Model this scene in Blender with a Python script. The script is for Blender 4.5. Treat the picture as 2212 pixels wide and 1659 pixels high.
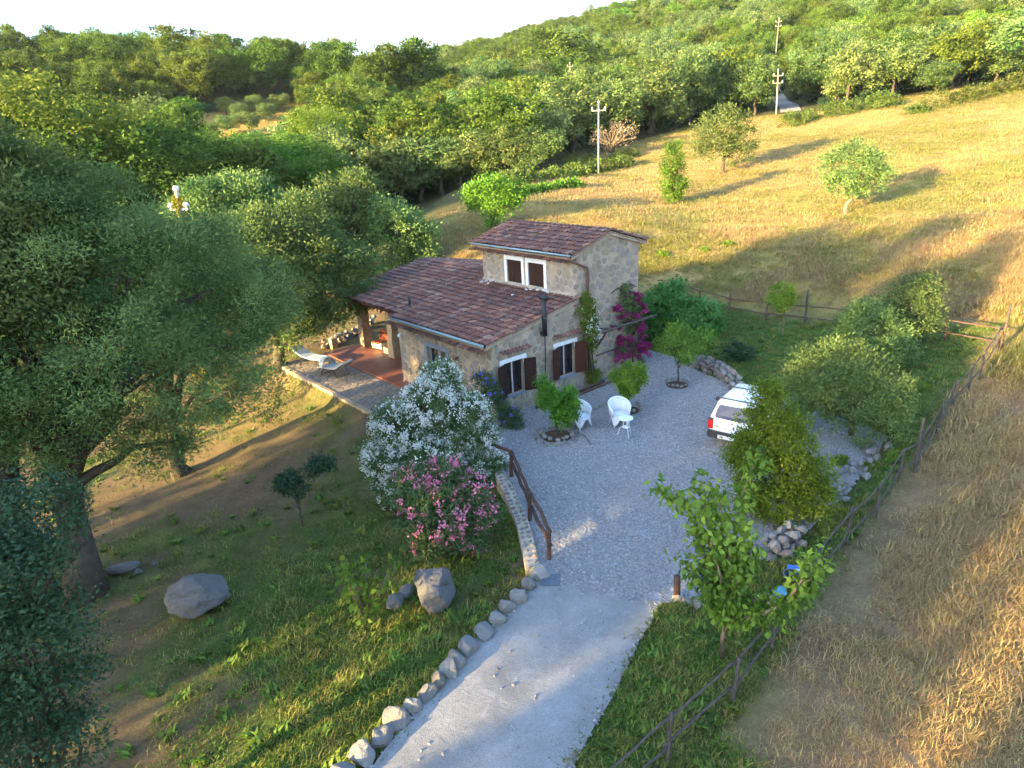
import bpy, bmesh, math, random
import numpy as np
from mathutils import Vector, Matrix, Euler
for o in list(bpy.data.objects): bpy.data.objects.remove(o)
scene = bpy.context.scene
COL = scene.collection
# ------------------------------------------------------------------ camera
FPX, PITCH, ROLL, CAMH = 1441.7, math.radians(20.203), math.radians(3.075), 9.179
PCX, PCY = 1106.0, 829.5
cF = np.array([0, math.cos(PITCH), -math.sin(PITCH)])
_u = np.array([0, math.sin(PITCH), math.cos(PITCH)]); _r = np.array([1., 0, 0])
cR = _r*math.cos(ROLL) - _u*math.sin(ROLL)
cU = _u*math.cos(ROLL) + _r*math.sin(ROLL)
CAM = np.array([0, 0, CAMH])
cam = bpy.data.cameras.new('camera'); camo = bpy.data.objects.new('camera', cam); COL.objects.link(camo)
cam.sensor_width = 36; cam.lens = FPX/2212*36; cam.clip_start = .1; cam.clip_end = 5000
camo.matrix_world = Matrix(((cR[0], cU[0], -cF[0], 0), (cR[1], cU[1], -cF[1], 0), (cR[2], cU[2], -cF[2], CAMH), (0, 0, 0, 1)))
scene.camera = camo
# ------------------------------------------------------------------ sky, sun, exposure
SUN_EL = math.radians(11.5)
SUN_AZ = np.array([-0.80, -0.60]); SUN_AZ = SUN_AZ/np.linalg.norm(SUN_AZ)       # horizontal direction towards the sun
world = bpy.data.worlds.new('World'); scene.world = world; world.use_nodes = True
nt = world.node_tree; bg = nt.nodes['Background']
sky = nt.nodes.new('ShaderNodeTexSky'); sky.sky_type = 'NISHITA'; sky.sun_disc = False
sky.sun_elevation = SUN_EL; sky.sun_rotation = math.atan2(SUN_AZ[0], SUN_AZ[1])
sky.air_density = 1.0; sky.dust_density = 2.0; sky.ozone_density = 3.2
# thin bright cloud veils, thickest towards the horizon all round
wc = nt.nodes.new('ShaderNodeTexCoord'); wx = nt.nodes.new('ShaderNodeSeparateXYZ'); nt.links.new(wc.outputs['Generated'], wx.inputs[0])
wm = nt.nodes.new('ShaderNodeMapping'); wm.inputs['Scale'].default_value = (1.6, 1.6, 5.); nt.links.new(wc.outputs['Generated'], wm.inputs[0])
wn = nt.nodes.new('ShaderNodeTexNoise'); wn.inputs['Scale'].default_value = 2.2; wn.inputs['Detail'].default_value = 7; wn.inputs['Roughness'].default_value = .58; nt.links.new(wm.outputs[0], wn.inputs['Vector'])
wr = nt.nodes.new('ShaderNodeMapRange'); wr.inputs[1].default_value = .0; wr.inputs[2].default_value = .75; wr.inputs[3].default_value = .80; wr.inputs[4].default_value = -.05; nt.links.new(wx.outputs[2], wr.inputs[0])
wa = nt.nodes.new('ShaderNodeMath'); wa.operation = 'ADD'; nt.links.new(wn.outputs['Fac'], wa.inputs[0]); nt.links.new(wr.outputs[0], wa.inputs[1])
wf = nt.nodes.new('ShaderNodeMapRange'); wf.interpolation_type = 'SMOOTHSTEP'; wf.inputs[1].default_value = .88; wf.inputs[2].default_value = 1.3; nt.links.new(wa.outputs[0], wf.inputs[0])
wq = nt.nodes.new('ShaderNodeMix'); wq.data_type = 'RGBA'; wq.inputs[7].default_value = (1.55, 1.6, 1.65, 1); nt.links.new(wf.outputs[0], wq.inputs[0]); nt.links.new(sky.outputs[0], wq.inputs[6])
nt.links.new(wq.outputs[2], bg.inputs[0]); bg.inputs[1].default_value = 0.15
sl = bpy.data.lights.new('sun', 'SUN'); so = bpy.data.objects.new('sun', sl); COL.objects.link(so)
sl.energy = 4.1; sl.angle = math.radians(0.8); sl.color = (1.0, .73, .33)
sd = Vector((SUN_AZ[0]*math.cos(SUN_EL), SUN_AZ[1]*math.cos(SUN_EL), math.sin(SUN_EL)))
so.rotation_euler = sd.to_track_quat('Z', 'Y').to_euler()
scene.view_settings.view_transform = 'Standard'; scene.view_settings.look = 'None'
scene.view_settings.exposure = 2.95; scene.view_settings.gamma = 1.0
scene.render.engine = 'CYCLES'
cy = scene.cycles
cy.max_bounces = 4; cy.diffuse_bounces = 2; cy.glossy_bounces = 2; cy.transmission_bounces = 4; cy.transparent_max_bounces = 4
cy.volume_bounces = 0; cy.use_denoising = True; cy.caustics_reflective = False; cy.caustics_refractive = False
cy.use_adaptive_sampling = True; cy.adaptive_threshold = .04
# ------------------------------------------------------------------ helpers
RNG = np.random.default_rng(7)
def ray(px, py): return cF*FPX + cR*(px-PCX) - cU*(py-PCY)
def atz(px, py, z=0.):
    d = ray(px, py); return CAM + d*(z-CAMH)/d[2]
def atd(px, py, dist):
    d = ray(px, py); return CAM + d*dist/np.hypot(d[0], d[1])
def nrm(v): v = np.asarray(v, float); return v/np.maximum(np.linalg.norm(v, axis=-1, keepdims=True), 1e-9)
def tag(o, label=None, cat=None, group=None, kind=None):
    if label: o['label'] = label
    if cat: o['category'] = cat
    if group: o['group'] = group
    if kind: o['kind'] = kind
    return o
def link(o, parent=None):
    COL.objects.link(o)
    if parent is not None: o.parent = parent
    return o
def empty(name, loc=(0, 0, 0), rz=0., label=None, cat=None, group=None):
    o = bpy.data.objects.new(name, None); COL.objects.link(o); o.location = loc; o.rotation_euler = (0, 0, rz); o.empty_display_size = .1
    return tag(o, label, cat, group)
def obj(name, me, parent=None, mat=None, loc=None, rot=None, scale=None):
    o = bpy.data.objects.new(name, me); link(o, parent)
    if mat is not None and not me.materials: me.materials.append(mat)
    if loc is not None: o.location = loc
    if rot is not None: o.rotation_euler = rot
    if scale is not None: o.scale = scale
    return o
def copy_tree(o, parent=None):
    c = o.copy(); COL.objects.link(c); c.parent = parent
    for ch in list(o.children): copy_tree(ch, c)
    return c
def np_mesh(name, V, F, smooth=False, attrs=None):
    """V (n,3); F (m,k) constant-size faces; attrs {name:(n,) float or (n,3) colour}"""
    V = np.asarray(V, np.float32); F = np.asarray(F, np.int32); m, k = F.shape
    me = bpy.data.meshes.new(name)
    me.vertices.add(len(V)); me.vertices.foreach_set('co', V.ravel())
    me.loops.add(m*k); me.loops.foreach_set('vertex_index', F.ravel())
    me.polygons.add(m); me.polygons.foreach_set('loop_start', np.arange(m, dtype=np.int32)*k)
    if smooth: me.polygons.foreach_set('use_smooth', np.ones(m, bool))
    for a, val in (attrs or {}).items():
        val = np.asarray(val, np.float32)
        if val.ndim == 1:
            t = me.attributes.new(a, 'FLOAT', 'POINT'); t.data.foreach_set('value', val)
        else:
            t = me.attributes.new(a, 'FLOAT_COLOR', 'POINT'); t.data.foreach_set('color', np.c_[val, np.ones(len(val))].astype(np.float32).ravel())
    me.update(calc_edges=True); me.validate()
    return me
class MB:
    """collects boxes, tubes and prisms that make up ONE part"""
    def __init__(s): s.V = []; s.F = []
    def add(s, V, F):
        n = len(s.V); s.V += [tuple(map(float, v)) for v in V]; s.F += [tuple(i+n for i in f) for f in F]; return s
    def box(s, x0, x1, y0, y1, z0, z1, M=None):
        V = [(x, y, z) for z in (z0, z1) for y in (y0, y1) for x in (x0, x1)]
        if M is not None: V = [tuple(M @ Vector(v)) for v in V]
        return s.add(V, [(0, 2, 3, 1), (4, 5, 7, 6), (0, 1, 5, 4), (2, 6, 7, 3), (0, 4, 6, 2), (1, 3, 7, 5)])
    def tube(s, pts, rad, n=8, cap=True):
        pts = np.asarray(pts, float); rad = np.broadcast_to(np.asarray(rad, float), (len(pts),))
        V = []; F = []; prev = None
        for i, p in enumerate(pts):
            t = pts[min(i+1, len(pts)-1)] - pts[max(i-1, 0)]; t = t/max(np.linalg.norm(t), 1e-9)
            if prev is None:
                a = np.array([0, 0, 1.]) if abs(t[2]) < .9 else np.array([1., 0, 0]); prev = np.cross(t, a)
            prev = prev - t*(prev@t); prev /= max(np.linalg.norm(prev), 1e-9); b = np.cross(t, prev)
            for k in range(n):
                a = 2*math.pi*k/n; V.append(p + rad[i]*(math.cos(a)*prev + math.sin(a)*b))
        for i in range(len(pts)-1):
            for k in range(n):
                F.append((i*n+k, i*n+(k+1) % n, (i+1)*n+(k+1) % n, (i+1)*n+k))
        if cap: F.append(tuple(range(n))[::-1]); F.append(tuple(range((len(pts)-1)*n, len(pts)*n)))
        return s.add(V, F)
    def lathe(s, prof, n=16, c=(0, 0, 0), cap=True):
        V = []; F = []
        for r, z in prof:
            for k in range(n):
                a = 2*math.pi*k/n; V.append((c[0]+r*math.cos(a), c[1]+r*math.sin(a), c[2]+z))
        for i in range(len(prof)-1):
            for k in range(n): F.append((i*n+k, i*n+(k+1) % n, (i+1)*n+(k+1) % n, (i+1)*n+k))
        if cap: F.append(tuple(range(n))[::-1]); F.append(tuple(range((len(prof)-1)*n, len(prof)*n)))
        return s.add(V, F)
    def mesh(s, name, smooth=False):
        me = bpy.data.meshes.new(name); me.from_pydata(s.V, [], s.F); me.update()
        if smooth: me.polygons.foreach_set('use_smooth', np.ones(len(me.polygons), bool))
        return me
    def build(s, name, mat, parent=None, smooth=False, bevel=0.):
        me = s.mesh(name, smooth)
        if bevel:
            bm = bmesh.new(); bm.from_mesh(me); bmesh.ops.bevel(bm, geom=list(bm.edges), offset=bevel, segments=1, affect='EDGES', clamp_overlap=True); bm.to_mesh(me); bm.free()
        return obj(name, me, parent, mat)
# ------------------------------------------------------------------ materials
class NT:
    def __init__(s, name):
        s.m = bpy.data.materials.new(name); s.m.use_nodes = True; s.t = s.m.node_tree; s.b = s.t.nodes['Principled BSDF']; s.out = s.t.nodes['Material Output']
    def n(s, typ, **kw):
        x = s.t.nodes.new('ShaderNode'+typ)
        for k, v in kw.items(): setattr(x, k, v)
        return x
    def l(s, a, b): s.t.links.new(a, b)
    def val(s, inp, v):
        if hasattr(v, 'is_output') or isinstance(v, bpy.types.NodeSocket): s.l(v, inp)
        else: inp.default_value = v
    def coord(s, kind='Object'): return s.n('TexCoord').outputs[kind]
    def pos(s): return s.n('NewGeometry').outputs['Position']
    def noise(s, vec, scale, detail=4, rough=.55, dist=0.):
        x = s.n('TexNoise'); s.l(vec, x.inputs['Vector']); x.inputs['Scale'].default_value = scale; x.inputs['Detail'].default_value = detail
        x.inputs['Roughness'].default_value = rough; x.inputs['Distortion'].default_value = dist; return x.outputs['Fac']
    def ramp(s, fac, stops, interp='LINEAR'):
        x = s.n('ValToRGB'); e = x.color_ramp.elements; x.color_ramp.interpolation = interp
        while len(e) < len(stops): e.new(.5)
        for i, (p, c) in enumerate(stops): e[i].position = p; e[i].color = (*c, 1) if len(c) == 3 else c
        s.l(fac, x.inputs[0]); return x.outputs[0]
    def mix(s, fac, a, b, mode='MIX'):
        x = s.n('Mix'); x.data_type = 'RGBA'; x.blend_type = mode
        s.val(x.inputs[0], fac)
        for i, v in ((6, a), (7, b)):
            if isinstance(v, (tuple, list)): x.inputs[i].default_value = (*v[:3], 1)
            else: s.l(v, x.inputs[i])
        return x.outputs[2]
    def math(s, op, a, b=0., c=None):
        x = s.n('Math'); x.operation = op; s.val(x.inputs[0], a); s.val(x.inputs[1], b)
        if c is not None: s.val(x.inputs[2], c)
        return x.outputs[0]
    def attr(s, name): return s.n('Attribute', attribute_name=name)
    def rand(s): return s.n('ObjectInfo').outputs['Random']
    def base(s, c, rough=.8, spec=.2, metal=0.):
        if isinstance(c, (tuple, list)): s.b.inputs['Base Color'].default_value = (*c[:3], 1)
        else: s.l(c, s.b.inputs['Base Color'])
        s.val(s.b.inputs['Roughness'], rough); s.b.inputs['Specular IOR Level'].default_value = spec; s.b.inputs['Metallic'].default_value = metal
        return s
    def bump(s, h, strength=.4, dist=.02):
        x = s.n('Bump'); s.l(h, x.inputs['Height']); x.inputs['Strength'].default_value = strength; x.inputs['Distance'].default_value = dist
        s.l(x.outputs[0], s.b.inputs['Normal']); return s
def simple(name, c, rough=.7, spec=.2, metal=0., var=.25, scale=8., bump=0.):
    """plain procedural material: base colour mottled by noise"""
    t = NT(name); f = t.noise(t.coord(), scale, 5)
    col = t.ramp(f, [(.25, tuple(x*(1-var) for x in c)), (.75, tuple(min(1, x*(1+var)) for x in c))])
    t.base(col, rough, spec, metal)
    if bump: t.bump(t.noise(t.coord(), scale*4, 4), bump, .01)
    return t.m
def leaf_mat(name, c0, c1, trans=.3, rough=.55, var=.25, spec=.25):
    """foliage: colour runs c0..c1 with the leaf's own tint, each tree a little different"""
    t = NT(name)
    a = t.attr('tint').outputs['Fac']
    col = t.mix(a, c0, c1)
    r = t.rand()
    k = t.math('MULTIPLY_ADD', r, 2*var, 1-var)
    hsv = t.n('HueSaturation'); t.l(col, hsv.inputs['Color']); t.l(k, hsv.inputs['Value'])
    h = t.math('MULTIPLY_ADD', t.math('FRACT', t.math('MULTIPLY', r, 7.31)), .05, .470); t.l(h, hsv.inputs['Hue'])
    t.base(hsv.outputs[0], rough, spec)
    tr = t.n('BsdfTranslucent'); t.l(hsv.outputs[0], tr.inputs[0])
    mx = t.n('MixShader'); mx.inputs[0].default_value = trans; t.l(t.b.outputs[0], mx.inputs[1]); t.l(tr.outputs[0], mx.inputs[2]); t.l(mx.outputs[0], t.out.inputs[0])
    return t.m
def stone_mat(name, stops, rough=.85, scale=5., use_tint=True, lift=.35):
    """stones: one colour each from the ramp (by object and piece), mottled, rough"""
    t = NT(name)
    r = t.rand()
    if use_tint: r = t.math('FRACT', t.math('ADD', r, t.attr('tint').outputs['Fac']))
    col = t.ramp(r, stops)
    f = t.noise(t.pos(), scale, 6, .6)
    col = t.mix(t.math('MULTIPLY', f, .8), col, t.mix(.55, col, (.12, .11, .10)))
    f2 = t.noise(t.pos(), scale*6, 4)
    col = t.mix(t.math('MULTIPLY', f2, lift), col, (.5, .47, .42))
    t.base(col, rough, .15); t.bump(t.noise(t.pos(), scale*5, 6, .7), .8, .035)
    return t.m
# house frame: u along the front eave, v along the gable wall
YAW = math.radians(-50.56); HX = np.array([-0.625, 21.425])
hU = np.array([math.cos(YAW), math.sin(YAW)]); hV = np.array([-math.sin(YAW), math.cos(YAW)])
def hloc(u, v, z=0.): p = HX + u*hU + v*hV; return np.array([p[0], p[1], z])
def huv(x, y): d0 = x-HX[0]; d1 = y-HX[1]; return d0*hU[0]+d1*hU[1], d0*hV[0]+d1*hV[1]
# ------------------------------------------------------------------ terrain
def poly_sd(P, X, Y):
    """signed distance to polygon P (negative inside), vectorised"""
    P = np.asarray(P, float); d = np.full(X.shape, 1e9); ins = np.zeros(X.shape, bool); n = len(P)
    for i in range(n):
        a = P[i]; b = P[(i+1) % n]; e = b-a; wx = X-a[0]; wy = Y-a[1]
        t = np.clip((wx*e[0]+wy*e[1])/(e@e+1e-12), 0, 1)
        d = np.minimum(d, np.hypot(wx-e[0]*t, wy-e[1]*t))
        c = (a[1] <= Y) != (b[1] <= Y)
        xx = a[0] + (Y-a[1])*e[0]/(e[1] if abs(e[1]) > 1e-12 else 1e-12)
        ins ^= c & (X < xx)
    return np.where(ins, -d, d)
CP = []
def cz(px, py, z): p = atz(px, py, z); CP.append((p[0], p[1], z))
def cd(px, py, dist, up=0.): p = atd(px, py, dist); CP.append((p[0], p[1], p[2]-up))
def cw(x, y, z): CP.append((x, y, z))
# around house, courtyard and drive
for u, v in ((0, 0), (-6, 0), (-3, -1), (0, 4), (-12, 0), (-12, 5), (0, 7), (3, 2), (6, 0), (9, -2), (8, 4), (4, 7), (-5, 9)): p = hloc(u, v); cw(p[0], p[1], 0)
for x, y in ((-1.5, 9), (0, 8), (1, 10), (1.5, 6), (-1, 4)): cw(x, y, 0)
# left garden falls gently to the left
cz(700, 1600, -.25); cz(300, 1600, -.6); cz(190, 1280, -1.1); cz(430, 1330, -.8); cz(640, 1130, -.8); cz(560, 870, -.9); cz(850, 1210, -.5); cz(1010, 1200, -.55); cz(860, 1330, -.35)
cz(1000, 1330, -.2); cw(-5, 5, -.5); cw(-8, 3, -.9); cw(-16, 8, -1.6); cw(-14, 0, -1.2); cw(0, -10, -.6); cw(-30, -20, -2.0); cw(-20, 20, -1.9); cw(-16, 28, -1.6); cw(-15, 36, -1.2)
cw(-60, -40, -2); cw(-50, 10, -2.5); cw(20, -25, -.5); cw(60, -40, 0)
# field to the right and behind
cz(2212, 1500, .1); cz(1750, 1600, .05); cz(2212, 1000, .35); cz(2160, 755, .4); cz(1831, 712, .4); cz(1512, 660, .5); cw(10, 9, .1); cw(14, 4, .2)
cd(2212, 640, 31); cd(2000, 640, 34.5); cd(1340, 470, 48); cd(1060, 497, 46); cd(940, 470, 50); cd(1830, 462, 52); cd(1455, 442, 56); cd(1562, 372, 70); cd(1293, 378, 76)
cd(1677, 248, 117); cd(2212, 190, 112); cd(2075, 197, 118); cd(1330, 322, 98); cd(2212, 330, 66); cd(2212, 470, 46); cd(1150, 372, 82); cd(960, 420, 72); cd(1900, 255, 100)
cw(55, 10, 2.5); cw(80, 40, 8); cw(120, 80, 18)
# valley and hills beyond
cw(-20, 55, -1.5); cw(-40, 60, -1.5); cw(-60, 60, -1); cw(-10, 72, 1.0); cw(-75, 40, -1); cw(-35, 85, 1)
cd(500, 285, 150); cd(440, 320, 130, 1.); cd(590, 265, 160); cd(300, 300, 140, 4); cd(0, 260, 130, 6)
for px, py, dd in ((-150, 95, 230), (0, 95, 230), (200, 78, 225), (290, 118, 240), (400, 95, 215), (560, 90, 210), (690, 105, 205), (760, 150, 230)): cd(px, py, dd, 9)
cd(850, 160, 260, 9); cd(950, 120, 300, 8); cd(1100, 95, 340, 8); cd(1360, 10, 380, 8); cd(1700, -60, 400, 8); cd(2212, -150, 400, 8); cd(2500, -180, 380, 8)
cd(1000, 250, 140, 4); cd(1500, 180, 180, 5); cd(1900, 130, 190, 5); cd(2212, 110, 190, 5); cd(1400, 110, 260, 6)
cw(-400, 100, 40); cw(-300, 500, 20); cw(0, 600, 60); cw(350, 500, 110); cw(400, 150, 80); cw(250, 0, 30); cw(-250, -50, 0); cw(200, -120, 5); cw(0, -150, -5); cw(-300, 300, 30)
CPA = np.array(CP)
def _phi(r): return r*r*np.log(np.maximum(r, 1e-6))
_n = len(CPA); _S = 100.
_D = np.hypot(CPA[:, None, 0]-CPA[None, :, 0], CPA[:, None, 1]-CPA[None, :, 1])/_S
_A = np.zeros((_n+3, _n+3)); _A[:_n, :_n] = _phi(_D) - .0006*np.eye(_n)*-1
_A[:_n, _n:] = np.c_[np.ones(_n), CPA[:, :2]/_S]; _A[_n:, :_n] = _A[:_n, _n:].T
_W = np.linalg.solve(_A, np.r_[CPA[:, 2], 0, 0, 0])
def W2(l): return [tuple(atz(x, y, 0.)[:2]) for x, y in l]
DRIVE = W2([(560, 1990), (800, 1659), (900, 1530), (1000, 1402), (1100, 1316), (1168, 1243), (1290, 1268), (1428, 1303), (1335, 1480), (1240, 1659), (1090, 1990)])
COURT = [tuple(p) for p in np.r_[np.array(W2([(1168, 1243), (1140, 1150), (1110, 1062), (1090, 1010)])), [hloc(1.6, -1.6)[:2], hloc(0, -.6)[:2], hloc(0, 8.2)[:2], hloc(-1.5, 9.6)[:2], hloc(1.2, 9.6)[:2]],
        np.array(W2([(1480, 790), (1590, 838), (1690, 850), (1800, 880), (1915, 945), (1835, 1055), (1730, 1155), (1650, 1200), (1520, 1290), (1428, 1303), (1290, 1268)]))]]
TERR = [tuple(hloc(u, v)[:2]) for u, v in ((-14.6, -.5), (-12.4, -2.75), (-3.4, -2.75), (-1, -1.2), (0, 0), (0, 8), (-14.6, 8))]
def height_raw(X, Y):
    X = np.asarray(X, float); Y = np.asarray(Y, float); sh = X.shape; x = X.ravel(); y = Y.ravel(); out = np.zeros(len(x))
    for i in range(0, len(x), 20000):
        d = np.hypot(x[i:i+20000, None]-CPA[None, :, 0], y[i:i+20000, None]-CPA[None, :, 1])/_S
        out[i:i+20000] = _phi(d)@_W[:_n] + _W[_n] + (x[i:i+20000]*_W[_n+1] + y[i:i+20000]*_W[_n+2])/_S
    return out.reshape(sh)
def vnoise(X, Y, s, seed=0):
    """smooth value noise"""
    r = np.random.default_rng(seed); T = r.random((64, 64)); x = np.asarray(X)/s; y = np.asarray(Y)/s
    i = np.floor(x).astype(int); j = np.floor(y).astype(int); a = x-i; b = y-j; a = a*a*(3-2*a); b = b*b*(3-2*b)
    g = lambda p, q: T[p % 64, q % 64]
    return (g(i, j)*(1-a)+g(i+1, j)*a)*(1-b) + (g(i, j+1)*(1-a)+g(i+1, j+1)*a)*b
def height(X, Y):
    X = np.asarray(X, float); Y = np.asarray(Y, float); h = height_raw(X, Y)
    h = h + (vnoise(X, Y, 2.3, 1)-.5)*.10 + (vnoise(X, Y, 7., 2)-.5)*.2
    near = (np.abs(X) < 30) & (Y < 50) & (Y > -10)
    if near.any():
        sdm = np.full(X.shape, 1e9)
        xs, ys = X[near], Y[near]; s = np.minimum(np.minimum(poly_sd(DRIVE, xs, ys), poly_sd(COURT, xs, ys)), poly_sd(TERR, xs, ys)); sdm[near] = s
        m = np.clip(1-sdm/.45, 0, 1); m = m*m*(3-2*m)
        h = h*(1-m) - .05*m
    return h
def H1(x, y): return float(height(np.array([x]), np.array([y]))[0])
def at(px, py, dz=0.):
    """the point of the ground seen at this pixel of the photograph"""
    d = ray(px, py); d = d/np.hypot(d[0], d[1])
    t = np.linspace(6, 420, 4200); P = CAM[None] + d[None]*t[:, None]
    g = P[:, 2] - height(P[:, 0], P[:, 1]); k = np.argmax(g < 0)
    if g[k] >= 0: k = len(t)-1
    p = P[k]; return np.array([p[0], p[1], H1(p[0], p[1]) + dz])
# graded grid: fine near, coarse far
def graded(lo, hi, c, fine, growth):
    a = [c]; s = fine
    while a[-1] < hi:
        a.append(a[-1]+s); s = fine if abs(a[-1]-c) < 26 else s*growth
    b = [c]; s = fine
    while b[-1] > lo:
        b.append(b[-1]-s); s = fine if abs(b[-1]-c) < 26 else s*growth
    return np.array(sorted(set(a+b)))
gx = graded(-900, 900, 0, .30, 1.035); gy = graded(-250, 1200, 22, .30, 1.035)
GX, GY = np.meshgrid(gx, gy); GZ = height(GX, GY)
FIELD = [tuple(at(x, y)[:2]) for x, y in ((935, 480), (1060, 440), (1150, 385), (1240, 352), (1330, 325), (1400, 300), (1500, 272), (1620, 255), (1730, 245), (1850, 235), (1960, 212), (2090, 192), (2212, 188))] + [(140, 120), (140, -60), (14, -60), (5, 5), (3, 8), (5, 10), (8.5, 13.6), (12.5, 17.8), (19.7, 25.3), (14, 30.5), (10, 35), (2, 37), (-3, 42)]
def greenness(X, Y):
    """how much grass grows: most beside the drive, little under the olives"""
    return np.clip(1.25-np.hypot((X+1.5)/3.6, (Y-8.5)/5.5)*.75, 0, 1)*(X < 3)
def zone_cols(X, Y, Z):
    """base colour of the bare ground: dry field, garden, forest floor"""
    sf = poly_sd(FIELD, X, Y); n1 = vnoise(X, Y, 3.1, 3); n2 = vnoise(X, Y, 9., 4); n3 = vnoise(X, Y, 1.1, 5); n4 = vnoise(X, Y, 22., 8)
    dry = np.array([.375, .262, .075]); grn = np.array([.20, .22, .05]); soil = np.array([.145, .108, .062]); wood = np.array([.09, .085, .035])
    g = np.clip((n1*.5+n2*.6+n4*.5-.67)*2.8, 0, 1)[..., None]
    field = dry*(1-g*.9) + grn*g*.9
    field = field*(.82+.36*n3[..., None])
    straw = np.clip((n2*.6+n1*.4-.5)*3, 0, 1)[..., None]; field = field*(1-straw*.6) + np.array([.40, .25, .13])*straw*.6
    gr_ = greenness(X, Y); gg = np.clip((n1*.6+n3*.4+n2*.3-.68+.38*gr_)*4, 0, 1)[..., None]*(.6+.4*gr_[..., None])
    garden = soil*(1-gg) + np.array([.08, .14, .028])*gg
    nearf = np.clip((30-np.hypot(X, Y))/14, 0, 1)[..., None]; field = field*(1-nearf*.75) + np.array([.27, .185, .115])*(.75+.5*n3[..., None])*nearf*.75
    m = np.clip(.5 - sf/2., 0, 1)[..., None]
    gard = (np.abs(X) < 26) & (Y < 45)
    c = np.where(gard[..., None], garden, wood*(.8+.4*n3[..., None]))
    # mown green inside the fence on the right and beside the drive
    lawn = np.clip(.5-poly_sd([(2.8, 11), (1.4, 9), (-.5, 4), (3, 4), (4.5, 9.6), (7, 12.6), (12, 17.6), (19.5, 25.2), (14, 30.4), (10.4, 34.8), (4, 33), (8, 24), (11.5, 18), (6.6, 13.2)], X, Y)/.6, 0, 1)[..., None]
    lw = np.array([.07, .135, .03])*(.75+.5*n3[..., None]); bare = np.clip((n1+n2*.4-.85)*3, 0, 1)[..., None]; lw = lw*(1-bare*.6) + np.array([.17, .125, .07])*bare*.6
    c = c*(1-lawn) + lw*lawn
    c = c*(1-m) + field*m
    # trodden bare strip along the outside of the fence, tan clearing on the hill
    strip = np.clip(1-np.abs(poly_sd([(2.0, 7.4), (4.45, 9.6), (8.5, 13.7), (12.5, 17.8), (19.7, 25.3), (19.71, 25.3)], X, Y)-1.6)/1.9, 0, 1)[..., None]*m
    c = c*(1-strip*.7) + np.array([.27, .18, .115])*(.8+.4*n3[..., None])*strip*.7
    cl = np.clip(1-np.hypot(X-CLEAR[0], Y-CLEAR[1])/32, 0, 1)[..., None]**.5
    c = c*(1-cl) + dry*cl
    slope = np.clip(1-np.hypot(X+11, Y-25)/6., 0, 1)[..., None]      # paler tan patch on the bank under the terrace
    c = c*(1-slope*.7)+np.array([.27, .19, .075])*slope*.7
    return c
CLEAR = at(500, 285)
GC = zone_cols(GX, GY, GZ)
ny, nx = GX.shape
idx = np.arange(nx*ny).reshape(ny, nx)
F = np.stack([idx[:-1, :-1], idx[:-1, 1:], idx[1:, 1:], idx[1:, :-1]], -1).reshape(-1, 4)
me = np_mesh('ground', np.stack([GX, GY, GZ], -1).reshape(-1, 3), F, True, {'zone': GC.reshape(-1, 3)})
t = NT('ground_earth_and_grass')
zc = t.attr('zone').outputs['Color']
f = t.noise(t.pos(), 1.6, 8, .65); f2 = t.noise(t.pos(), 14., 6, .7)
c = t.mix(1., zc, t.ramp(f, [(.3, (.75, .75, .75)), (.7, (1.22, 1.2, 1.18))]), 'MULTIPLY')
c = t.mix(1., c, t.ramp(f2, [(.3, (.72, .72, .72)), (.7, (1.28, 1.25, 1.22))]), 'MULTIPLY')
t.base(c, .95, .05); t.bump(t.math('ADD', f2, t.noise(t.pos(), 45., 4, .7)), .8, .05)
M_ground = t.m
ground = obj('ground', me, None, M_ground); tag(ground, kind='structure')
# ------------------------------------------------------------------ drive, courtyard, terrace
def sheet(name, poly, z, mat, cell=.25, wob=0., inset=0.):
    """flat irregular sheet: fine grid cells inside the polygon with a ragged rim"""
    P = np.array(poly); c = P.mean(0)
    bm = bmesh.new(); vs = []
    for i in range(len(P)):
        a, b = P[i], P[(i+1) % len(P)]; n = max(1, int(np.linalg.norm(b-a)/cell))
        for k in range(n):
            p = a+(b-a)*k/n; nn = np.array([-(b-a)[1], (b-a)[0]]); nn = nn/max(np.linalg.norm(nn), 1e-6)
            p = p + nn*wob*(2*float(vnoise(np.array([p[0]]), np.array([p[1]]), .45, 31)[0])-1)
            vs.append(bm.verts.new((p[0], p[1], z)))
    f = bm.faces.new(vs); bm.normal_update()
    if f.normal.z < 0: f.normal_flip()
    bmesh.ops.triangulate(bm, faces=[f]); me = bpy.data.meshes.new(name); bm.to_mesh(me); bm.free()
    return tag(obj(name, me, None, mat), kind='structure')
t = NT('worn_concrete')
f = t.noise(t.pos(), .9, 6, .6, .3); g = t.noise(t.pos(), 38., 5, .7); w = t.noise(t.pos(), 3.3, 6, .62, .6)
c = t.ramp(f, [(.3, (.20, .196, .19)), (.5, (.26, .256, .25)), (.72, (.315, .312, .305))])
c = t.mix(1., c, t.ramp(g, [(.3, (.68, .68, .68)), (.7, (1.2, 1.19, 1.17))]), 'MULTIPLY')
c = t.mix(t.ramp(w, [(.55, (0, 0, 0)), (.8, (.45, .45, .45))]), c, (.44, .44, .43))
c = t.mix(t.ramp(t.noise(t.pos(), 2.1, 7, .68, .9), [(.56, (0, 0, 0)), (.74, (.5, .5, .5))]), c, (.22, .19, .16))
vc = t.n('TexVoronoi'); vc.feature = 'DISTANCE_TO_EDGE'; vc.inputs['Scale'].default_value = .55; dv = t.n('Vector_Math') if False else t.n('VectorMath'); dv.operation = 'ADD'; t.l(t.pos(), dv.inputs[0]); wn_ = t.n('TexNoise'); t.l(t.pos(), wn_.inputs['Vector']); wn_.inputs['Scale'].default_value = 1.7; wn_.inputs['Detail'].default_value = 5; t.l(wn_.outputs['Color'], dv.inputs[1]); t.l(dv.outputs[0], vc.inputs['Vector'])
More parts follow.
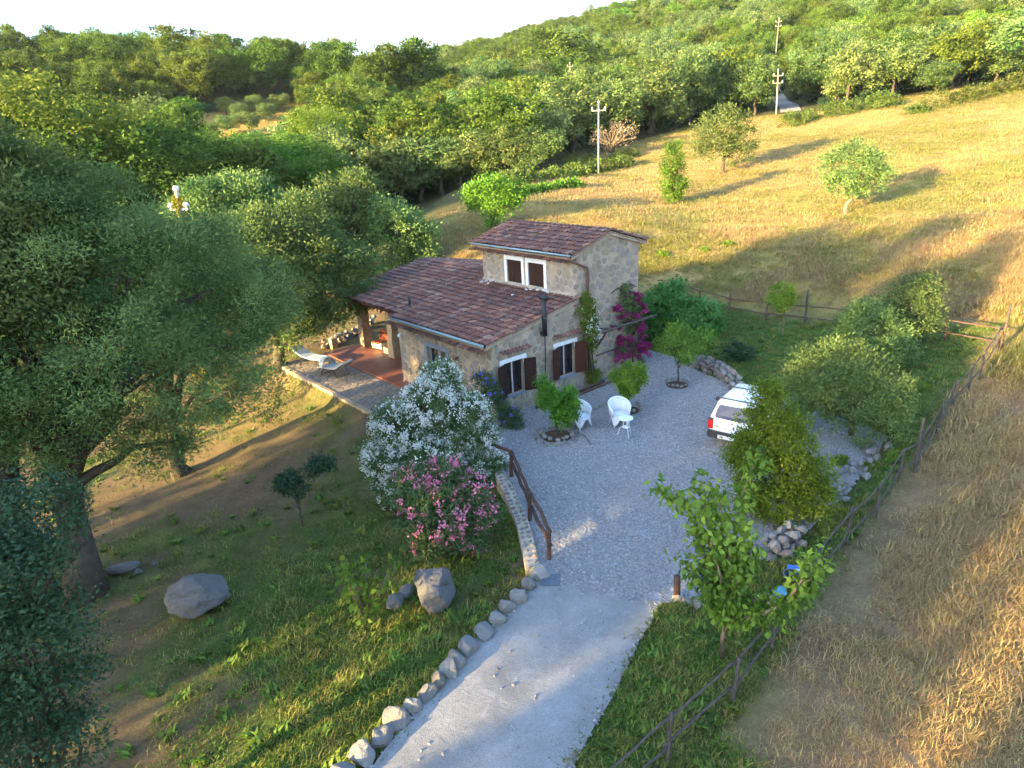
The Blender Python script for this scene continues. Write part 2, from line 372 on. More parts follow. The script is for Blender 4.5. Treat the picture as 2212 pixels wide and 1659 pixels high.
c = t.mix(t.ramp(vc.outputs['Distance'], [(0, (.28, .28, .28)), (.007, (0, 0, 0))]), c, (.13, .12, .11))
t.base(c, .9, .15); t.bump(t.math('ADD', g, t.math('MULTIPLY', w, 2.)), .5, .02); M_conc = t.m
drive = sheet('driveway', DRIVE, .004, M_conc, .18, .045)
t = NT('gravel_bed')
v = t.n('TexVoronoi'); t.l(t.pos(), v.inputs['Vector']); v.inputs['Scale'].default_value = 26
c = t.ramp(v.outputs['Color'], [(.1, (.19, .185, .19)), (.5, (.28, .28, .29)), (.9, (.40, .40, .41))])
c = t.mix(t.ramp(t.noise(t.pos(), .5, 5, .6), [(.45, (0, 0, 0)), (.75, (.7, .7, .7))]), c, (.24, .185, .15))
t.base(c, .9, .1); t.bump(v.outputs['Distance'], .8, .03); M_gravbed = t.m
court = sheet('courtyard', COURT, -.001, M_gravbed, .25, .05)
t = NT('terracotta_floor'); f = t.noise(t.pos(), 2.5, 6, .6)
c = t.ramp(f, [(.3, (.22, .075, .045)), (.7, (.33, .125, .075))]); t.base(c, .45, .35); t.bump(t.noise(t.pos(), 30., 4), .15, .01); M_cotto = t.m
M_mortar = simple('pale_mortar', (.39, .32, .235), .95, .05, var=.32, scale=2.2, bump=.8)
M_kerb = simple('terrace_edge_stone', (.40, .30, .20), .9, .1, var=.3, scale=6., bump=.5)
def hbox(mb, u0, u1, v0, v1, z0, z1):
    V = [hloc(u, v, z) for z in (z0, z1) for v in (v0, v1) for u in (u0, u1)]
    return mb.add(V, [(0, 2, 3, 1), (4, 5, 7, 6), (0, 1, 5, 4), (2, 6, 7, 3), (0, 4, 6, 2), (1, 3, 7, 5)])
terrace = tag(hbox(MB(), -12.3, -.1, -.55, 5.2, -.4, .03).build('terrace', M_cotto), kind='structure')
lower = tag(hbox(MB(), -12.4, -3.4, -2.7, -.56, -.9, -.03).build('paved_terrace', simple('terrace_joint_earth', (.15, .115, .08), .95, .05, scale=5)), kind='structure')
# ------------------------------------------------------------------ voronoi pieces
def clip_half(poly, m, n):
    out = []; k = len(poly)
    for i in range(k):
        a = poly[i]; b = poly[(i+1) % k]; da = (a-m)@n; db = (b-m)@n
        if da <= 0: out.append(a)
        if (da < 0) != (db < 0) and abs(da-db) > 1e-12: out.append(a+(b-a)*da/(da-db))
    return out
def voronoi(pts, bound, reach=1.2):
    cells = []; pts = np.asarray(pts)
    for i, p in enumerate(pts):
        poly = [np.array(b, float) for b in bound]
        d = np.linalg.norm(pts-p, axis=1)
        for j in np.argsort(d)[1:24]:
            if d[j] > reach: break
            poly = clip_half(poly, (p+pts[j])/2, pts[j]-p)
            if len(poly) < 3: break
        cells.append(np.array(poly) if len(poly) >= 3 else None)
    return cells
def poisson(bound_fn, x0, x1, y0, y1, r, rng, tries=6000, aspect=1.):
    pts = np.zeros((0, 2))
    for _ in range(tries):
        p = np.array([rng.uniform(x0, x1), rng.uniform(y0, y1)])
        if not bound_fn(p[0], p[1]): continue
        if len(pts) and np.min(np.hypot((pts[:, 0]-p[0])/aspect, pts[:, 1]-p[1])) < r*rng.uniform(.75, 1.25): continue
        pts = np.r_[pts, [p]]
    return pts
def piece_mesh(cell, shrink, th, rng, name='stone', base=-.02):
    """flat stone: cell outline with cut corners, domed face; local frame x,y in the wall, z out"""
    c = cell.mean(0); q = c+(cell-c)*shrink
    r = []
    for i in range(len(q)):
        a = q[i]; b = q[(i+1) % len(q)]; r += [a+(b-a)*.25, a+(b-a)*.75]
    q = np.array(r)
    if len(q) > 12: q = q[::2]
    k = len(q); th = th*rng.uniform(.6, 1.3); tilt = rng.uniform(-.25, .25, 2)*th
    inner = c+(q-c)*.82
    z = th + ((inner-c)@tilt)/max(.1, np.abs(inner-c).max())
    V = [(x-c[0], y-c[1], base) for x, y in q] + [(x-c[0], y-c[1], th*.55) for x, y in q] + [(x-c[0], y-c[1], zz) for (x, y), zz in zip(inner, z)]
    F = []
    for lv in (0, k):
        for i in range(k): F.append((lv+i, lv+(i+1) % k, lv+k+(i+1) % k, lv+k+i))
    F.append(tuple(range(2*k, 3*k)))
    return c, V, F
class Joined:
    """many small pieces past the individual ones, kept as one part with a tint per piece"""
    def __init__(s): s.V = []; s.F = []; s.T = []
    def add(s, V, F, tint):
        n = len(s.V); s.V += [tuple(v) for v in V]; s.F += [tuple(i+n for i in f) for f in F]; s.T += [tint]*len(V)
    def build(s, name, mat, parent):
        if not s.V: return None
        me = bpy.data.meshes.new(name); me.from_pydata(s.V, [], s.F); me.update()
        a = me.attributes.new('tint', 'FLOAT', 'POINT'); a.data.foreach_set('value', np.array(s.T, np.float32))
        return tag(obj(name, me, parent, mat), kind='stuff')
M_wallstone = stone_mat('house_rubble_stone', [(0, (.27, .21, .145)), (.2, (.37, .29, .20)), (.38, (.25, .225, .19)), (.52, (.34, .25, .13)), (.66, (.19, .17, .145)), (.8, (.42, .36, .28)), (.9, (.27, .23, .19)), (1, (.22, .15, .07))], scale=4.)
# ------------------------------------------------------------------ the house
house = empty('stone_house', hloc(0, 0, 0), YAW, 'two storey rubble stone farmhouse with terracotta tiled roofs and dark brown shutters', 'house')
def L(mb): return mb            # house parts are written straight in (u, v, z), the house frame
V1, V2, LT, LM = 4.10, 7.58, 5.49, 5.85
ZE, ZT = 2.80, 3.58            # main roof: height at the eave line v=-.35 and at the tower
SL = (ZT-ZE)/(V1+.35)
def zroof(v): return ZE + SL*(v+.35)
ZG, ZR, VR = 5.17, 5.80, (V1+V2)/2      # tower roof
SLT = (ZR-ZG)/(VR-(V1-.35))
def ztow(v): return ZG + SLT*((v if v < VR else 2*VR-v)-(V1-.35))
def wall_mesh(loop, holes, to3, thick_vec, name):
    """flat wall with real openings and reveals; loop and holes in wall coordinates, to3 maps to (u,v,z)"""
    bm = bmesh.new(); es = []
    for lp in [loop]+holes:
        vs = [bm.verts.new(to3(*p)) for p in lp]
        for i in range(len(vs)): es.append(bm.edges.new((vs[i], vs[(i+1) % len(vs)])))
    bmesh.ops.triangle_fill(bm, use_beauty=True, edges=es)
    r = bmesh.ops.extrude_face_region(bm, geom=list(bm.faces))
    for v in r['geom']:
        if isinstance(v, bmesh.types.BMVert): v.co += Vector(thick_vec)
    bmesh.ops.recalc_face_normals(bm, faces=list(bm.faces))
    me = bpy.data.meshes.new(name); bm.to_mesh(me); bm.free(); return me
def rect(a0, a1, b0, b1): return [(a0, b0), (a1, b0), (a1, b1), (a0, b1)]
WA, WB = (.50, 1.35), (3.04, 3.90)      # openings of the two gable windows (v)
WZ = (.72, 1.93)
FD = (-4.0, -2.76, .1, 1.90)            # front opening (u0,u1,z0,z1)
TW = ((-3.90, -3.01), (-2.61, -1.72)); TZ = (3.66, 4.62)
gable = obj('wall', wall_mesh([(0, -.1), (V2, -.1), (V2, ztow(V2)-.10), (VR, ztow(VR)-.10), (V1, ztow(V1)-.10), (V1, zroof(V1)-.08), (0, zroof(0)-.08)], [rect(*WA, *WZ), rect(*WB, *WZ)], lambda a, b: (0, a, b), (-.4, 0, 0), 'gable_wall'), house, M_mortar)
front = obj('wall', wall_mesh([(-6.05, -.1), (-.41, -.1), (-.41, zroof(0)-.10), (-6.05, zroof(0)-.10)], [rect(FD[0], FD[1], FD[2], FD[3])], lambda a, b: (a, 0, b), (0, .4, 0), 'front_wall'), house, M_mortar)
tfront = obj('wall', wall_mesh([(-LT, 2.6), (-.41, 2.6), (-.41, ztow(V1)-.12), (-LT, ztow(V1)-.12)], [rect(*TW[0], *TZ), rect(*TW[1], *TZ)], lambda a, b: (a, V1, b), (0, .4, 0), 'tower_front_wall'), house, M_mortar)
obj('wall', L(MB().box(-LT, -.41, V2-.4, V2, -.1, ztow(V2)-.12)).mesh('tower_back_wall'), house, M_mortar)
obj('wall', L(MB().box(-LT, -LT+.4, V1+.41, V2-.41, 2.6, ztow(V1)-.12)).mesh('tower_side_wall'), house, M_mortar)
obj('wall', L(MB().box(-6.05, -5.65, .41, V2-.41, -.1, 2.6)).mesh('end_wall'), house, M_mortar)
# wall stones: the larger ones as pieces, the rest joined
rg = np.random.default_rng(11); stones = []
def inside_rects(a, b, rs, m=.06): return any(r[0]-m < a < r[1]+m and r[2]-m < b < r[3]+m for r in rs)
gr = [(WA[0]-.2, WA[1]+.2, WZ[0]-.1, WZ[1]+.18), (WB[0]-.2, WB[1]+.2, WZ[0]-.1, WZ[1]+.18)]
fr = [(FD[0]-.22, FD[1]+.22, -1, FD[3]+.22)]
tr_ = [(TW[0][0]-.17, TW[0][1]+.15, TZ[0]-.1, TZ[1]+.18), (TW[1][0]-.15, TW[1][1]+.17, TZ[0]-.1, TZ[1]+.18)]
def gtop(v): return (zroof(v) if v < V1 else ztow(v))-.26
specs = [(gable, lambda a, b: 0 < b < gtop(a) and not inside_rects(a, b, gr), (0, V2, 0, 5.5), lambda a, b, h: (h, a, b), .235),
         (front, lambda a, b: 0 < b < 2.42 and not inside_rects(a, b, fr), (-6.05, 0, 0, 2.4), lambda a, b, h: (a, -h, b), .25),
         (tfront, lambda a, b: zroof(V1)+.02 < b < 4.85 and not inside_rects(a, b, tr_), (-LT, 0, 3.6, 4.85), lambda a, b, h: (a, V1-h, b), .24)]
for wallo, fn, (a0, a1, b0, b1), to3, rad in specs:
    pts = poisson(fn, a0+.08, a1-.08, b0+.08, b1, rad, rg, 5200, 1.15)
    cells = voronoi(pts, [(a0+.01, b0), (a1-.01, b0), (a1-.01, b1), (a0+.01, b1)], 1.)
    for p, cl in zip(pts, cells):
        if cl is None: continue
        q = p+(cl-p)*np.minimum(1., .26/np.maximum(np.linalg.norm(cl-p, axis=1), 1e-6))[:, None]
        c0 = q.mean(0)
        if not all(fn(*(c0+(x-c0)*.7)) for x in q): q = c0+(q-c0)*.72
        if rg.random() < .12: continue                  # plastered over
        c, Vv, Ff = piece_mesh(q, rg.uniform(.66, .92), .022, rg, base=-.01)
        area = np.abs(np.dot(q[:, 0], np.roll(q[:, 1], 1))-np.dot(q[:, 1], np.roll(q[:, 0], 1)))/2
        stones.append((area, wallo, [to3(x+c[0], y+c[1], z) for x, y, z in Vv], Ff))
stones.sort(key=lambda s: -s[0])
rest = Joined()
for i, (a, wallo, Vv, Ff) in enumerate(stones):
    if i < 290:
        me = bpy.data.meshes.new('stone'); me.from_pydata(Vv, [], Ff); me.update(); obj('stone', me, wallo, M_wallstone)
    else: rest.add(Vv, Ff, rg.random())
rest.build('small_stones', M_wallstone, house)
# ---- windows
M_white = simple('white_paint', (.80, .81, .80), .6, .3, var=.06, scale=4.)
M_brown = simple('dark_brown_wood', (.035, .014, .009), .5, .3, var=.4, scale=9.)
M_redwood = simple('reddish_brown_wood', (.062, .018, .010), .5, .3, var=.35, scale=9.)
M_bluegrey = simple('blue_grey_stone_frame', (.20, .24, .28), .8, .2, var=.2, scale=6.)
M_galv = simple('grey_blue_gutter_metal', (.26, .36, .38), .45, .5, .3, var=.15, scale=5.)
M_copper = simple('brown_drainpipe_metal', (.16, .075, .055), .5, .4, .2, var=.25, scale=6.)
M_black = simple('black_stove_pipe_metal', (.025, .026, .03), .5, .4, .2, var=.3, scale=6.)
t = NT('window_glass'); t.base((.015, .018, .022), .06, .8); M_glass = t.m
M_dark = simple('painted_dark_interior', (.01, .009, .008), .9, .05)
def slab(name, mat, par, *b, bevel=.006): return MB().box(*b).build(name, mat, par, bevel=bevel)
def shutter(par, hinge_v, sgn, ang, z0, z1, wid, mat):
    """panelled shutter leaf hinged on the gable wall"""
    o = empty('shutter', (.05, hinge_v, 0)); o.parent = par; o.rotation_euler = (0, 0, 0)
    # direction along the leaf from the hinge
    o.rotation_euler = (0, 0, -sgn*ang)
    s = sgn
    mb = MB()
    y = lambda a: s*a
    def bx(a0, a1, t0, t1, c0, c1): y0, y1 = sorted((y(a0), y(a1))); mb.box(t0, t1, y0, y1, c0, c1)
    bx(0, .07, 0, .045, z0, z1); bx(wid-.07, wid, 0, .045, z0, z1)
    for a, b in ((z0, z0+.09), ((z0+z1)/2-.04, (z0+z1)/2+.04), (z1-.09, z1)): bx(.07, wid-.07, 0, .045, a, b)
    me = mb.mesh('shutter'); f = obj('frame', me, o, mat)
    for a, b in ((z0+.09, (z0+z1)/2-.04), ((z0+z1)/2+.04, z1-.09)):
        m2 = MB(); y0, y1 = sorted((y(.07), y(wid-.07))); m2.box(.012, .032, y0, y1, a, b); obj('panel', m2.mesh('panel'), o, mat)
    return o
def flat_shutter(par, hinge_v, sgn, ang, z0, z1, wid, mat):
    mb = MB(); s = sgn
    def bx(a0, a1, t0, t1, c0, c1): y0, y1 = sorted((s*a0, s*a1)); mb.box(t0, t1, y0, y1, c0, c1)
    bx(0, wid, .008, .032, z0, z1)
    bx(0, .07, 0, .045, z0, z1); bx(wid-.07, wid, 0, .045, z0, z1)
    for a, b in ((z0, z0+.09), ((z0+z1)/2-.04, (z0+z1)/2+.04), (z1-.09, z1)): bx(.07, wid-.07, 0, .045, a, b)
    o = obj('shutter', mb.mesh('shutter'), par, mat, (.05, hinge_v, 0), (0, 0, -sgn*ang)); return o
for k, (w0, w1) in enumerate((WA, WB)):
    win = empty('window', (0, 0, 0)); win.parent = house
    hgt = WZ[1]
    slab('lintel', M_white, win, -.02, .03, w0-.19, w1+.17, hgt, hgt+.15)
    slab('jamb', M_white, win, -.02, .028, w0-.19, w0-.02, hgt-.22, hgt-.001)
    slab('jamb', M_white, win, -.02, .028, w1+.02, w1+.17, hgt-.16, hgt-.001)
    slab('sill', M_bluegrey, win, -.12, .09, w0-.06, w1+.06, WZ[0]-.06, WZ[0]-.002)
    flat_shutter(win, w0-.01, -1, math.radians(20), WZ[0]+.01, hgt-.005, .44, M_brown if k == 0 else M_redwood)
    flat_shutter(win, w1+.01, 1, math.radians(24), WZ[0]+.01, hgt-.005, .44, M_brown if k == 0 else M_redwood)
    mid = (w0+w1)/2
    for a, b in ((w0, mid-.03), (mid+.03, w1)):
        fm = MB()
        fm.box(-.16, -.11, a, a+.06, WZ[0], hgt); fm.box(-.16, -.11, b-.06, b, WZ[0], hgt); fm.box(-.16, -.11, a+.06, b-.06, WZ[0], WZ[0]+.08); fm.box(-.16, -.11, a+.06, b-.06, hgt-.07, hgt); fm.box(-.155, -.115, a+.06, b-.06, 1.30, 1.33)
        sash = fm.build('sash', M_brown, win)
        obj('pane', MB().box(-.14, -.13, a+.06, b-.06, WZ[0]+.08, hgt-.07).mesh('pane'), win, M_glass)
    slab('mullion', simple('pale_curtain', (.55, .52, .47), .8, .1), win, -.18, -.105, mid-.028, mid+.028, WZ[0], hgt)
    # the little tiled hood above
    hood = empty('tile_hood', (0, 0, 0)); hood.parent = house
    slab('bed', M_mortar, hood, -.02, .16, w0-.22, w1+.30, 2.30, 2.345)
    HOODS = globals().setdefault('HOODS', []); HOODS.append((hood, w0-.20, w1+.28))
win = empty('french_window', (0, 0, 0)); win.parent = house
slab('lintel', M_bluegrey, win, FD[0]-.2, FD[1]+.2, -.035, .1, FD[3], FD[3]+.17)
slab('jamb', M_bluegrey, win, FD[0]-.2, FD[0]-.001, -.034, .1, 0.03, FD[3]-.002); slab('jamb', M_bluegrey, win, FD[1]+.001, FD[1]+.2, -.034, .1, 0.03, FD[3]-.002)
mid = (FD[0]+FD[1])/2
for a, b in ((FD[0], mid-.002), (mid+.002, FD[1])):
    fm = MB(); z0, z1 = FD[2], FD[3]
    fm.box(a, a+.07, .12, .17, z0, z1); fm.box(b-.07, b, .12, .17, z0, z1); fm.box(a+.07, b-.07, .12, .17, z0, z0+.2); fm.box(a+.07, b-.07, .12, .17, z1-.07, z1); fm.box(a+.07, b-.07, .125, .165, 1.0, 1.04)
    sash = fm.build('sash', M_bluegrey, win); obj('pane', MB().box(a+.07, b-.07, .14, .15, z0+.2, z1-.07).mesh('pane'), win, M_glass)
for (a, b) in TW:
    win = empty('window', (0, 0, 0)); win.parent = house; y = V1
    slab('lintel', M_white, win, a-.15, b+.15, y-.04, y+.05, TZ[1], TZ[1]+.16)
    slab('jamb', M_white, win, a-.15, a-.001, y-.038, y+.05, TZ[0]-.04, TZ[1]-.002); slab('jamb', M_white, win, b+.001, b+.15, y-.038, y+.05, TZ[0]-.04, TZ[1]-.002)
    slab('sill', M_white, win, a-.001, b+.001, y-.06, y+.1, TZ[0]-.05, TZ[0]-.003)
    m = (a+b)/2
    for p, q in ((a+.005, m-.002), (m+.002, b-.005)):
        sh = MB(); sh.box(p, q, y+.03, y+.065, TZ[0]+.005, TZ[1]-.005); sh.box(p+.06, q-.06, y+.022, y+.035, TZ[0]+.07, TZ[1]-.07); sh.build('shutter', M_brown, win)
# near-black blocks: the darkness of the unlit rooms is put into their colour
obj('interior', L(MB().box(-5.6, -.45, .45, 3.9, .05, 2.35)).mesh('interior'), house, M_dark)
obj('interior', L(MB().box(-LT+.45, -.45, V1+.45, V2-.45, 3.5, 4.8)).mesh('interior'), house, M_dark)
# ---- tiles
t = NT('old_terracotta_tile')
r = t.math('FRACT', t.math('ADD', t.math('MULTIPLY', t.rand(), 3.7), t.attr('tint').outputs['Fac']))
c = t.ramp(r, [(0, (.14, .064, .052)), (.18, (.22, .10, .074)), (.36, (.12, .074, .066)), (.52, (.25, .115, .08)), (.66, (.16, .095, .082)), (.82, (.36, .19, .13)), (.92, (.18, .085, .068)), (1, (.32, .23, .185))])
f = t.noise(t.pos(), 3.2, 7, .7); c = t.mix(t.ramp(f, [(.5, (0, 0, 0)), (.7, (.75, .75, .75))]), c, (.085, .075, .07))
f = t.noise(t.pos(), 22., 5, .7); c = t.mix(t.ramp(f, [(.55, (0, 0, 0)), (.75, (.5, .5, .5))]), c, (.26, .235, .19))
t.base(c, .88, .15); t.bump(t.noise(t.pos(), 40., 5, .7), .4, .01); M_tile = t.m
M_deck = simple('roof_channel_painted_shade', (.045, .026, .023), .95, .05, var=.4, scale=4.)  # channel colour darkened to put shade into the gaps between barrel tiles
def tile_geo(w=.083, l=.44, taper=.80, arch=.078, seg=5, th=.014):
    """half-barrel roof tile, x across, y up the slope, z up; low end (y=0) is the wide one"""
    V = []; F = []
    for (y, k) in ((0, 1.), (l, taper)):
        for rr in (0, 1):
            for i in range(seg+1):
                a = math.pi*i/seg; ww = (w-rr*th)*k; hh = (arch-rr*th)*k
                V.append((-ww*math.cos(a), y, hh*math.sin(a)+(.030 if y == 0 else -.026)))
    n = seg+1
    for i in range(seg):
        F.append((i, i+1, 2*n+i+1, 2*n+i)); F.append((n+i+1, n+i, 3*n+i, 3*n+i+1)); F.append((i+1, i, n+i, n+i+1))
    return np.array(V), F
TV, TF = tile_geo()
tile_me = bpy.data.meshes.new('tile'); tile_me.from_pydata([tuple(v) for v in TV], [], TF); tile_me.update(); tile_me.materials.append(M_tile)
tile_me.polygons.foreach_set('use_smooth', np.ones(len(tile_me.polygons), bool))
joined = Joined(); rt = np.random.default_rng(5)
def tmat(org, across, upslope):
    a = Vector(across).normalized(); s = Vector(upslope).normalized(); n = a.cross(s)
    return Matrix(((a.x, s.x, n.x, org[0]), (a.y, s.y, n.y, org[1]), (a.z, s.z, n.z, org[2]), (0, 0, 0, 1)))
n_single = 0
def put_tile(org, across, up, parent, single, jit=.012, sc=1.):
    global n_single
    M = tmat(org, across, up) @ Matrix.Translation((rt.normal(0, jit*.6), rt.normal(0, jit), rt.normal(0, .004))) @ Matrix.Rotation(rt.normal(0, .035), 4, 'Z') @ Matrix.Scale(sc, 4)
    if single and n_single < 290:
        o = bpy.data.objects.new('tile', tile_me); COL.objects.link(o); o.parent = parent; o.matrix_local = M; n_single += 1
    else: joined.add([M @ Vector(v) for v in TV], TF, rt.random())
def roof_plane(name, u0, u1, v0, z0, v1, z1, single_fn, pitch=.205, rows=.325, lift=0.):
    """rows of barrel tiles over a channelled deck; slope runs from (v0,z0) eave to (v1,z1)"""
    n = int(round((u1-u0)/pitch)); pt = (u1-u0)/n; ln = math.hypot(v1-v0, z1-z0); s = np.array([(v1-v0)/ln, (z1-z0)/ln])
    nv = np.array([-s[1], s[0]])*(1 if v1 > v0 else -1)
    V = []; F = []; m = n*4+1
    for j, d in enumerate((0, ln)):
        for i in range(m):
            ph = i/4; dz = .018*(math.cos(2*math.pi*ph)) - .01
            p = (u0+(u1-u0)*i/(m-1), v0+s[0]*d+nv[0]*dz, z0+s[1]*d+nv[1]*dz); V.append(p)
    for i in range(m-1): F.append((i, i+1, m+i+1, m+i))
    b = len(V)
    for j in (0, 1):
        for i in (0, m-1): p = V[j*m+i]; V.append((p[0], p[1], p[2]-.09))
    F += [(b, b+2, b+3, b+1), (0, b, b+1, m-1), (m, 2*m-1, b+3, b+2), (0, m, b+2, b), (m-1, b+1, b+3, 2*m-1)]
    me = bpy.data.meshes.new(name); me.from_pydata(V, [], F); me.update(); ro = obj('roof', me, house, M_deck)
    nr = int(ln/rows)+1
    across = (1, 0, 0) if v1 > v0 else (-1, 0, 0)
    for i in range(n+1):
        for j in range(nr):
            d = j*rows-.03
            if d > ln-.12: continue
            u = u0+pt*i
            put_tile((u, v0+s[0]*d+nv[0]*.018, z0+s[1]*d+nv[1]*.018+lift), across, (0, s[0], s[1]), ro, single_fn(u, d))
    return ro
main_roof = roof_plane('main_roof', -LM, .10, -.38, ZE, V1+.0, zroof(V1), lambda u, d: d < 2.55 or False)
VRD = 5.1
def zp(v): return zroof(v)-.07
porch_roof = roof_plane('porch_roof', -11.75, -LM-.12, .12, zp(.12), VRD, zp(VRD), lambda u, d: False)
roof_plane('back_roof', -11.75, -LT-.05, 9.0, zp(VRD)-SL*(9-VRD), VRD+.01, zp(VRD)-.002, lambda u, d: False)
inner = roof_plane('side_roof', -LM-.12+.02, -LT-.05, 1.0, zroof(1.0)-.03, VRD, zp(VRD)+.015, lambda u, d: False)
tower_roof = roof_plane('tower_roof', -LT-.15, .10, V1-.38, ZG, VR, ZR, lambda u, d: False)
tower_back = roof_plane('tower_back_roof', -LT-.15, .10, V2+.38, ZG, VR+.005, ZR-.001, lambda u, d: False)
for u in np.arange(-LT-.1, .12, .36): put_tile((u-.2, VR, ZR+.035), (0, 1, 0), (1, 0, .0), tower_roof, False, sc=1.15)
for u in np.arange(-11.7, -LT, .36): put_tile((u-.2, VRD, zp(VRD)+.05), (0, 1, 0), (1, 0, .0), porch_roof, False, sc=1.15)
# cornice rows of tile under the gutters, and tile ends showing along the rakes
for u in np.arange(-6.25, .0, .205): put_tile((u, -.43, 2.45), (1, 0, 0), (0, .95, .30), main_roof, False, sc=1.)
for u in np.arange(-5.75, -.1, .205): put_tile((u, V1-.43, 4.86), (1, 0, 0), (0, .95, .30), tower_roof, False, sc=1.)
def rake(v0, v1, zf, parent, n):
    for i in range(n):
        v = v0+(v1-v0)*(i+.5)/n; dz = (zf(v1)-zf(v0)); ln = math.hypot(v1-v0, dz)
        put_tile((.13, v, zf(v)-.135), (0, (v1-v0)/ln, dz/ln), (-1, 0, 0), parent, False, jit=.005, sc=.8)
rake(-.25, V1, zroof, main_roof, 25); rake(V1-.25, VR, ztow, tower_roof, 12); rake(VR, V2+.25, ztow, tower_roof, 12)
for hood, a, b in HOODS:
    for i in range(8):
        v = a+(b-a)*(i+.5)/8
        M = tmat((.24, v, 2.28), (0, 1, 0), (-.93, 0, .36)) @ Matrix.Scale(.86, 4)
        o = bpy.data.objects.new('tile', tile_me); COL.objects.link(o); o.parent = hood; o.matrix_local = M
joined.build('small_tiles', M_tile, house)
# mortared rake bands
for (v0, v1, zf) in ((-.3, V1, zroof), (V1-.35, VR, ztow), (VR, V2+.35, ztow)):
    mb = MB(); V = []
    for v in (v0, v1):
        for u in (-.3, .115):
            for dz in (-.165, -.03): V.append((u, v, zf(v)+dz))
    mb.add(V, [(0, 1, 3, 2), (4, 6, 7, 5), (0, 4, 5, 1), (2, 3, 7, 6), (1, 5, 7, 3), (0, 2, 6, 4)]).build('rake_band', M_mortar, house)
slab('cornice', M_mortar, house, -LT-.02, -.02, V1-.25, V1-.002, 4.99, 5.10)
slab('cornice', M_mortar, house, -6.1, -.02, -.25, -.002, 2.56, 2.70)
# flashing of mortar where the tower meets the roof
mb = MB(); mb.add([(-LT, V1-.16, zroof(V1)+.03), (0, V1-.16, zroof(V1)+.03), (0, V1+.0, zroof(V1)+.14), (-LT, V1+.0, zroof(V1)+.14)], [(0, 1, 2, 3)]).build('flashing', M_mortar, house)
# gutters: open half pipes
def gutter(u0, u1, v, z, r=.06):
    V = []; F = []; n = 8
    for u in (u0, u1):
        for rr in (r, r-.012):
            for i in range(n+1): a = math.pi+math.pi*i/n; V.append((u, v+rr*math.cos(a), z+rr*math.sin(a)))
    k = n+1
    for i in range(n): F += [(i, i+1, 2*k+i+1, 2*k+i), (k+i+1, k+i, 3*k+i, 3*k+i+1), (i, k+i, k+i+1, i+1), (2*k+i, 2*k+i+1, 3*k+i+1, 3*k+i)]
    F += [(0, 2*k, 3*k, k), (n, k+n, 3*k+n, 2*k+n)]
    MB().add(V, F).build('gutter', M_galv, house, True)
gutter(-LM-.05, .12, -.46, ZE+.02, .065); gutter(-LT-.15, .12, V1-.46, ZG+.02, .065)
MB().tube([(.05, V1-.46, ZG-.04), (.06, V1-.44, ZG-.16), (.09, V1+.46, 4.62), (.10, V1+.50, 4.5), (.10, V1+.50, .15)], .045, 10).build('drainpipe', M_copper, house, True)
# stove pipe on the gable, vent on the roof
sp = empty('stove_pipe', (0, 0, 0)); sp.parent = house
MB().tube([(-.08, 2.3, 2.62), (.17, 2.3, 2.62)], .085, 12).build('elbow', M_black, sp, True)
MB().tube([(.17, 2.3, 2.56), (.17, 2.3, 3.88)], .088, 12).build('flue', M_black, sp, True)
MB().tube([(.02, 2.3, 3.93), (.34, 2.3, 3.93)], .085, 12).build('cowl', M_black, sp, True)
MB().tube([(.17, 2.3, 3.21), (.17, 2.3, 3.23)], .093, 12).build('band', simple('pipe_band', (.2, .2, .21), .4, .5, .6), sp, True)
MB().tube([(.16, 2.3, 2.56), (.15, 2.31, 1.7), (.10, 2.3, 1.0), (.08, 2.3, .3)], .022, 6).build('drain_hose', M_black, sp, True)
MB().tube([(-6.2, .75, 2.9), (-6.2, .75, 3.36)], .055, 10).build('vent_pipe', M_black, house, True)
# porch pillars, beam
for (u, v) in ((-9.05, 1.45), (-11.9, 1.5)):
    w = .19; mb = MB()
    V = []; F = []; lv = np.linspace(0.02, zp(v)-.12, 9)
    for i, z in enumerate(lv):
        k = (1.25-.3*i/8)*w
        for j, (a, b) in enumerate(((-1, -1), (0, -1.08), (1, -1), (1.08, 0), (1, 1), (0, 1.08), (-1, 1), (-1.08, 0))):
            V.append((u+a*k*rt.uniform(.9, 1.1), v+b*k*rt.uniform(.9, 1.1), z))
    for i in range(8):
        for j in range(8): F.append((i*8+j, i*8+(j+1) % 8, (i+1)*8+(j+1) % 8, (i+1)*8+j))
    pil = mb.add(V, F).build('pillar', simple('pillar_mortar', (.40, .32, .21), .95, .05, var=.3, scale=5., bump=.6), house)
MB().box(-11.6, -6.1, .45, .62, zp(.5)-.24, zp(.5)-.10).build('beam', M_brown, house)
for u in np.arange(-11.4, -6.1, .62): MB().add([(u-.05, .2, zp(.2)-.20), (u+.05, .2, zp(.2)-.20), (u+.05, .2, zp(.2)-.10), (u-.05, .2, zp(.2)-.10), (u-.05, 5, zp(5)-.20), (u+.05, 5, zp(5)-.20), (u+.05, 5, zp(5)-.10), (u-.05, 5, zp(5)-.10)], [(0, 1, 2, 3), (7, 6, 5, 4), (0, 4, 5, 1), (1, 5, 6, 2), (2, 6, 7, 3), (3, 7, 4, 0)]).build('rafter', M_brown, house)
MB().box(-12.2, -6.1, 4.9, 5.2, .02, 3.4).build('wall', M_mortar, house)
